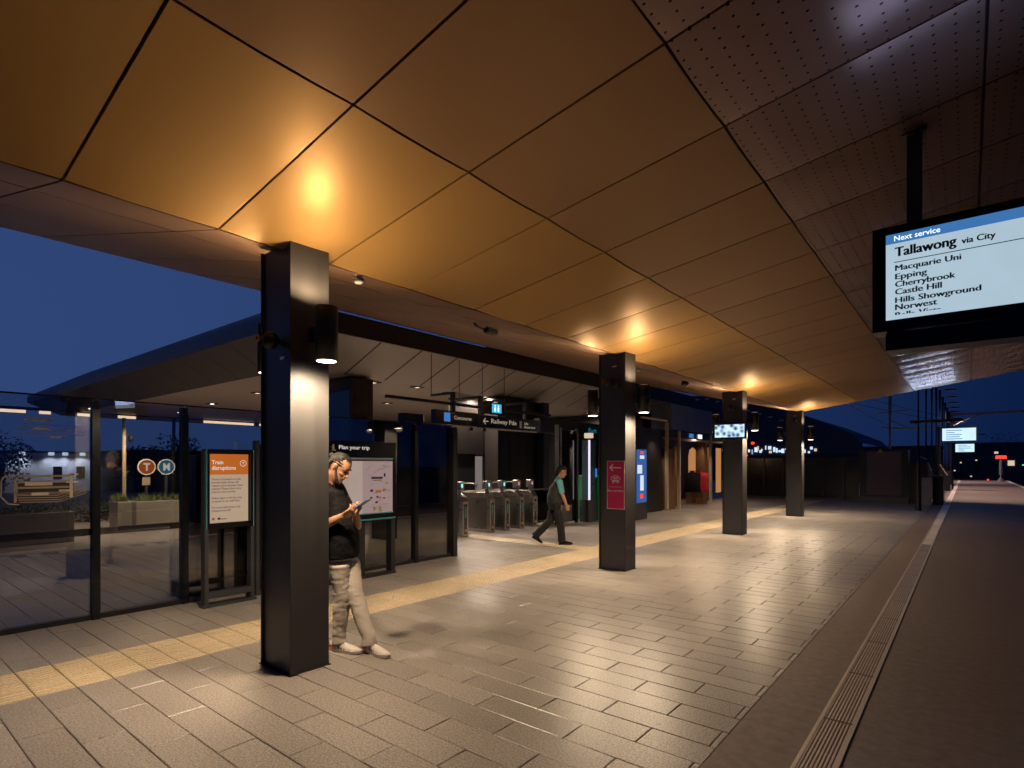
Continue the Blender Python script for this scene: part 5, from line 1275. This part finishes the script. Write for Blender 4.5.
    bmp = bx(-.069, .069, -.032, .032, .0048, .0054); o2 = mk('screen', bmp, emis('phone_screen', (.5, .65, .9), .6), p)
    xq = V((.80, .25, .50)).normalized(); yq = (Lf - xq*Lf.dot(xq)).normalized(); zq = xq.cross(yq)
    zq = zq if zq.z > 0 else -zq
    mm_ = Matrix((xq, yq, zq)).transposed()
    p.rotation_euler = mm_.to_euler()
person_man()
for o_ in list(bpy.data.objects):
    if o_.get('label', '').startswith(('man in black', 'blue-cased phone')): 
        o_.location.y += .0; o_.location.x -= .015
        if 'phone' in o_.get('label', '')[:12] or o_.name.startswith('mobile'): o_.location.z += .037
        else: o_.scale = (1, 1, 1.03)

def person_walker():
    t = thing('person', 'person with dark hair in teal shirt, dark vest and trousers walking past the ticket gates', 'person', (-6.44, 9.38, 0)); L = V(t.location)
    fa = math.radians(42); F = V((math.cos(fa), math.sin(fa), 0)); Lf = V((-math.sin(fa), math.cos(fa), 0)); O = L
    P = lambda f, l, z: O+F*f+Lf*l+V((0, 0, z))
    pel = P(-.04, 0, .86); chest = P(.0, 0, 1.12); nb = P(.03, 0, 1.31)
    shR, shL = P(.03, -.165, 1.27), P(.03, .165, 1.27)
    elR, wrR = P(.08, -.20, 1.02), P(.17, -.17, .80); elL, wrL = P(-.03, .20, 1.02), P(.05, .20, .80)
    hipR, hipL = P(-.04, -.085, .83), P(-.04, .085, .83)
    knR, ankR = P(.06, -.08, .46), P(.09, -.08, .09); knL, ankL = P(-.12, .08, .47), P(-.42, .08, .17)
    bm = B()
    capsule(bm, [pel, chest, nb-V((0, 0, .03))], [(.12, .09), (.13, .09), (.09, .06)], 18, side=Lf)
    capsule(bm, [nb-V((0, 0, .04)), nb+F*.02+V((0, 0, .08))], [.05, .05], 14)
    for h_, k_, a_ in ((hipR, knR, ankR), (hipL, knL, ankL)): capsule(bm, [h_, k_, a_], [.05, .042, .034], 14)
    for s_, e_, w_ in ((shR, elR, wrR), (shL, elL, wrL)): capsule(bm, [s_, e_, e_.lerp(w_, .3), w_], [.045, .038, .040, .026], 14)
    Rm = Matrix.Rotation(fa, 3, 'Z') @ Matrix.Rotation(math.radians(22), 3, 'Y')
    T = head_geo(bm, nb+F*.03+V((0, 0, .055)), Rm, .98)
    hand_geo(bm, wrR, (wrR-elR)+V((0, 0, -.02)), Lf, .95, .35, 1, .2); hand_geo(bm, wrL, (wrL-elL)+V((0, 0, -.02)), -Lf, .95, .35, -1, .2)
    me = remesh(bm, .006, 2)
    for v in me.vertices: v.co -= L
    meobj('body', me, M['skin'], t)
    bm = B(); sl = [(-.02, .055, -.05, -.115), (.03, .066, -.03, -.12), (.07, .072, -.025, -.118), (.11, .080, .0, -.118), (.150, .083, .05, -.118), (.175, .083, .088, -.114), (.2, .077, .088, -.104), (.22, .062, .07, -.084), (.245, .03, .03, -.04)]
    rings = []
    for z, w, f, b in sl:
        c, r = (f+b)/2, (f-b)/2; rings.append([bm.verts.new(T(c+r*math.cos(2*math.pi*k/20), w*math.sin(2*math.pi*k/20), z)) for k in range(20)])
    for r0, r1 in zip(rings, rings[1:]):
        for k in range(20): bm.faces.new((r0[k], r0[(k+1) % 20], r1[(k+1) % 20], r1[k]))
    bm.faces.new(rings[0][::-1]); bm.faces.new(rings[-1]); capsule(bm, [T(-.09, 0, .02), T(-.10, 0, -.06)], [(.05, .03), (.04, .02)], 12)
    me = remesh(bm, .007, 2); wrinkle(me, .004, 50, 2)
    for v in me.vertices: v.co -= L
    meobj('hair', me, M['hair'], t)
    bm = B()
    for s_, e_ in ((shR, elR), (shL, elL)): capsule(bm, [s_+(nb-s_)*.3, s_, s_.lerp(e_, .4), s_.lerp(e_, .8)], [.062, .066, .062, .060], 16)
    capsule(bm, [nb-V((0, 0, .04)), nb+V((0, 0, .01))], [(.085, .07), (.062, .058)], 16, side=Lf)
    me = remesh(bm, .008, 2); wrinkle(me, .006, 14, 2)
    for v in me.vertices: v.co -= L
    meobj('shirt', me, M['tealcloth'], t)
    bm = B(); tube(bm, [pel-V((0, 0, .04)), pel+V((0, 0, .08)), chest, nb-V((0, 0, .08)), nb-V((0, 0, .03))], [(.180, .155), (.180, .165), (.165, .150), (.135, .105), (.08, .075)], 22, side=Lf)
    me = remesh(bm, .008, 3); wrinkle(me, .009, 10, 3)
    for v in me.vertices: v.co -= L
    meobj('vest', me, M['vest'], t)
    bm = B(); tube(bm, [pel+V((0, 0, .05)), pel-V((0, 0, .02)), pel-V((0, 0, .08)), pel-V((0, 0, .15))], [(.165, .140), (.175, .140), (.178, .135), (.16, .12)], 22, side=Lf)
    for h_, k_, a_ in ((hipR, knR, ankR), (hipL, knL, ankL)): tube(bm, [h_+V((0, 0, .02)), h_.lerp(k_, .5), k_, k_.lerp(a_, .5), a_, a_.lerp(a_+(a_-k_), .08)], [.105, .095, .08, .075, .074, .078], 18)
    me = remesh(bm, .008, 3); wrinkle(me, .010, 12, 4)
    for v in me.vertices: v.co -= L
    meobj('trousers', me, M['trouser'], t)
    for heel, toe, up_ in ((P(.03, -.08, 0), P(.31, -.08, .0), (0, 0, 1)), (P(-.50, .08, .13), P(-.30, .08, .0), (F*.5+V((0, 0, .8))))):
        u_, so_, sp_, he_ = shoe_geo(heel, toe, up_); sh = mk('shoe', rel(u_, L), M['polo'], t, smooth=True); mk('sole', rel(so_, L), M['trouser'], sh); sp_.free(); he_.free()
person_walker()

# ------------------------------------------------------------------ extra light: departures screen, added canopy uplight, sky glow
area('screen_glow', (.12, 4.57, 2.88), (.12, 0, 2.0), 3, 1.0, .5, (.42, .5, 1))
area('added_canopy_uplight', (-.75, 22.2, 3.05), (-.75, 21.9, 5), 26, 1.3, .10, (.55, .68, 1))  # invented cold lamp, put in for blue highlights on the canopy end
t = thing('added_uplight_bar', 'added slim uplight bar on the first lamp pole, for highlights on the canopy end', 'light bar', (-.75, 22.2, 3.0))  # housing made up to hold the added canopy light
mk('housing', bx(-.68, .68, -.08, .08, -.05, .03), M['black'], t); mk('arm', bx(-.60, -.55, .08, 2.0, -.03, 0), M['black'], t)
sun = bpy.data.lights.new('sun', 'SUN'); sun.energy = .03; sun.angle = math.radians(12); sun.color = (.55, .68, 1)
so = bpy.data.objects.new('sun', sun); COL.objects.link(so); so.rotation_euler = (math.radians(55), 0, math.radians(-95))

S.view_settings.view_transform = 'Standard'; S.view_settings.look = 'None'; S.view_settings.exposure = 0; S.view_settings.gamma = 1
S.render.engine = 'CYCLES'; S.cycles.use_denoising = True; S.cycles.max_bounces = 8; S.cycles.transparent_max_bounces = 12; S.cycles.sample_clamp_indirect = 4; S.cycles.caustics_reflective = False
S.render.resolution_x = 1024; S.render.resolution_y = 768
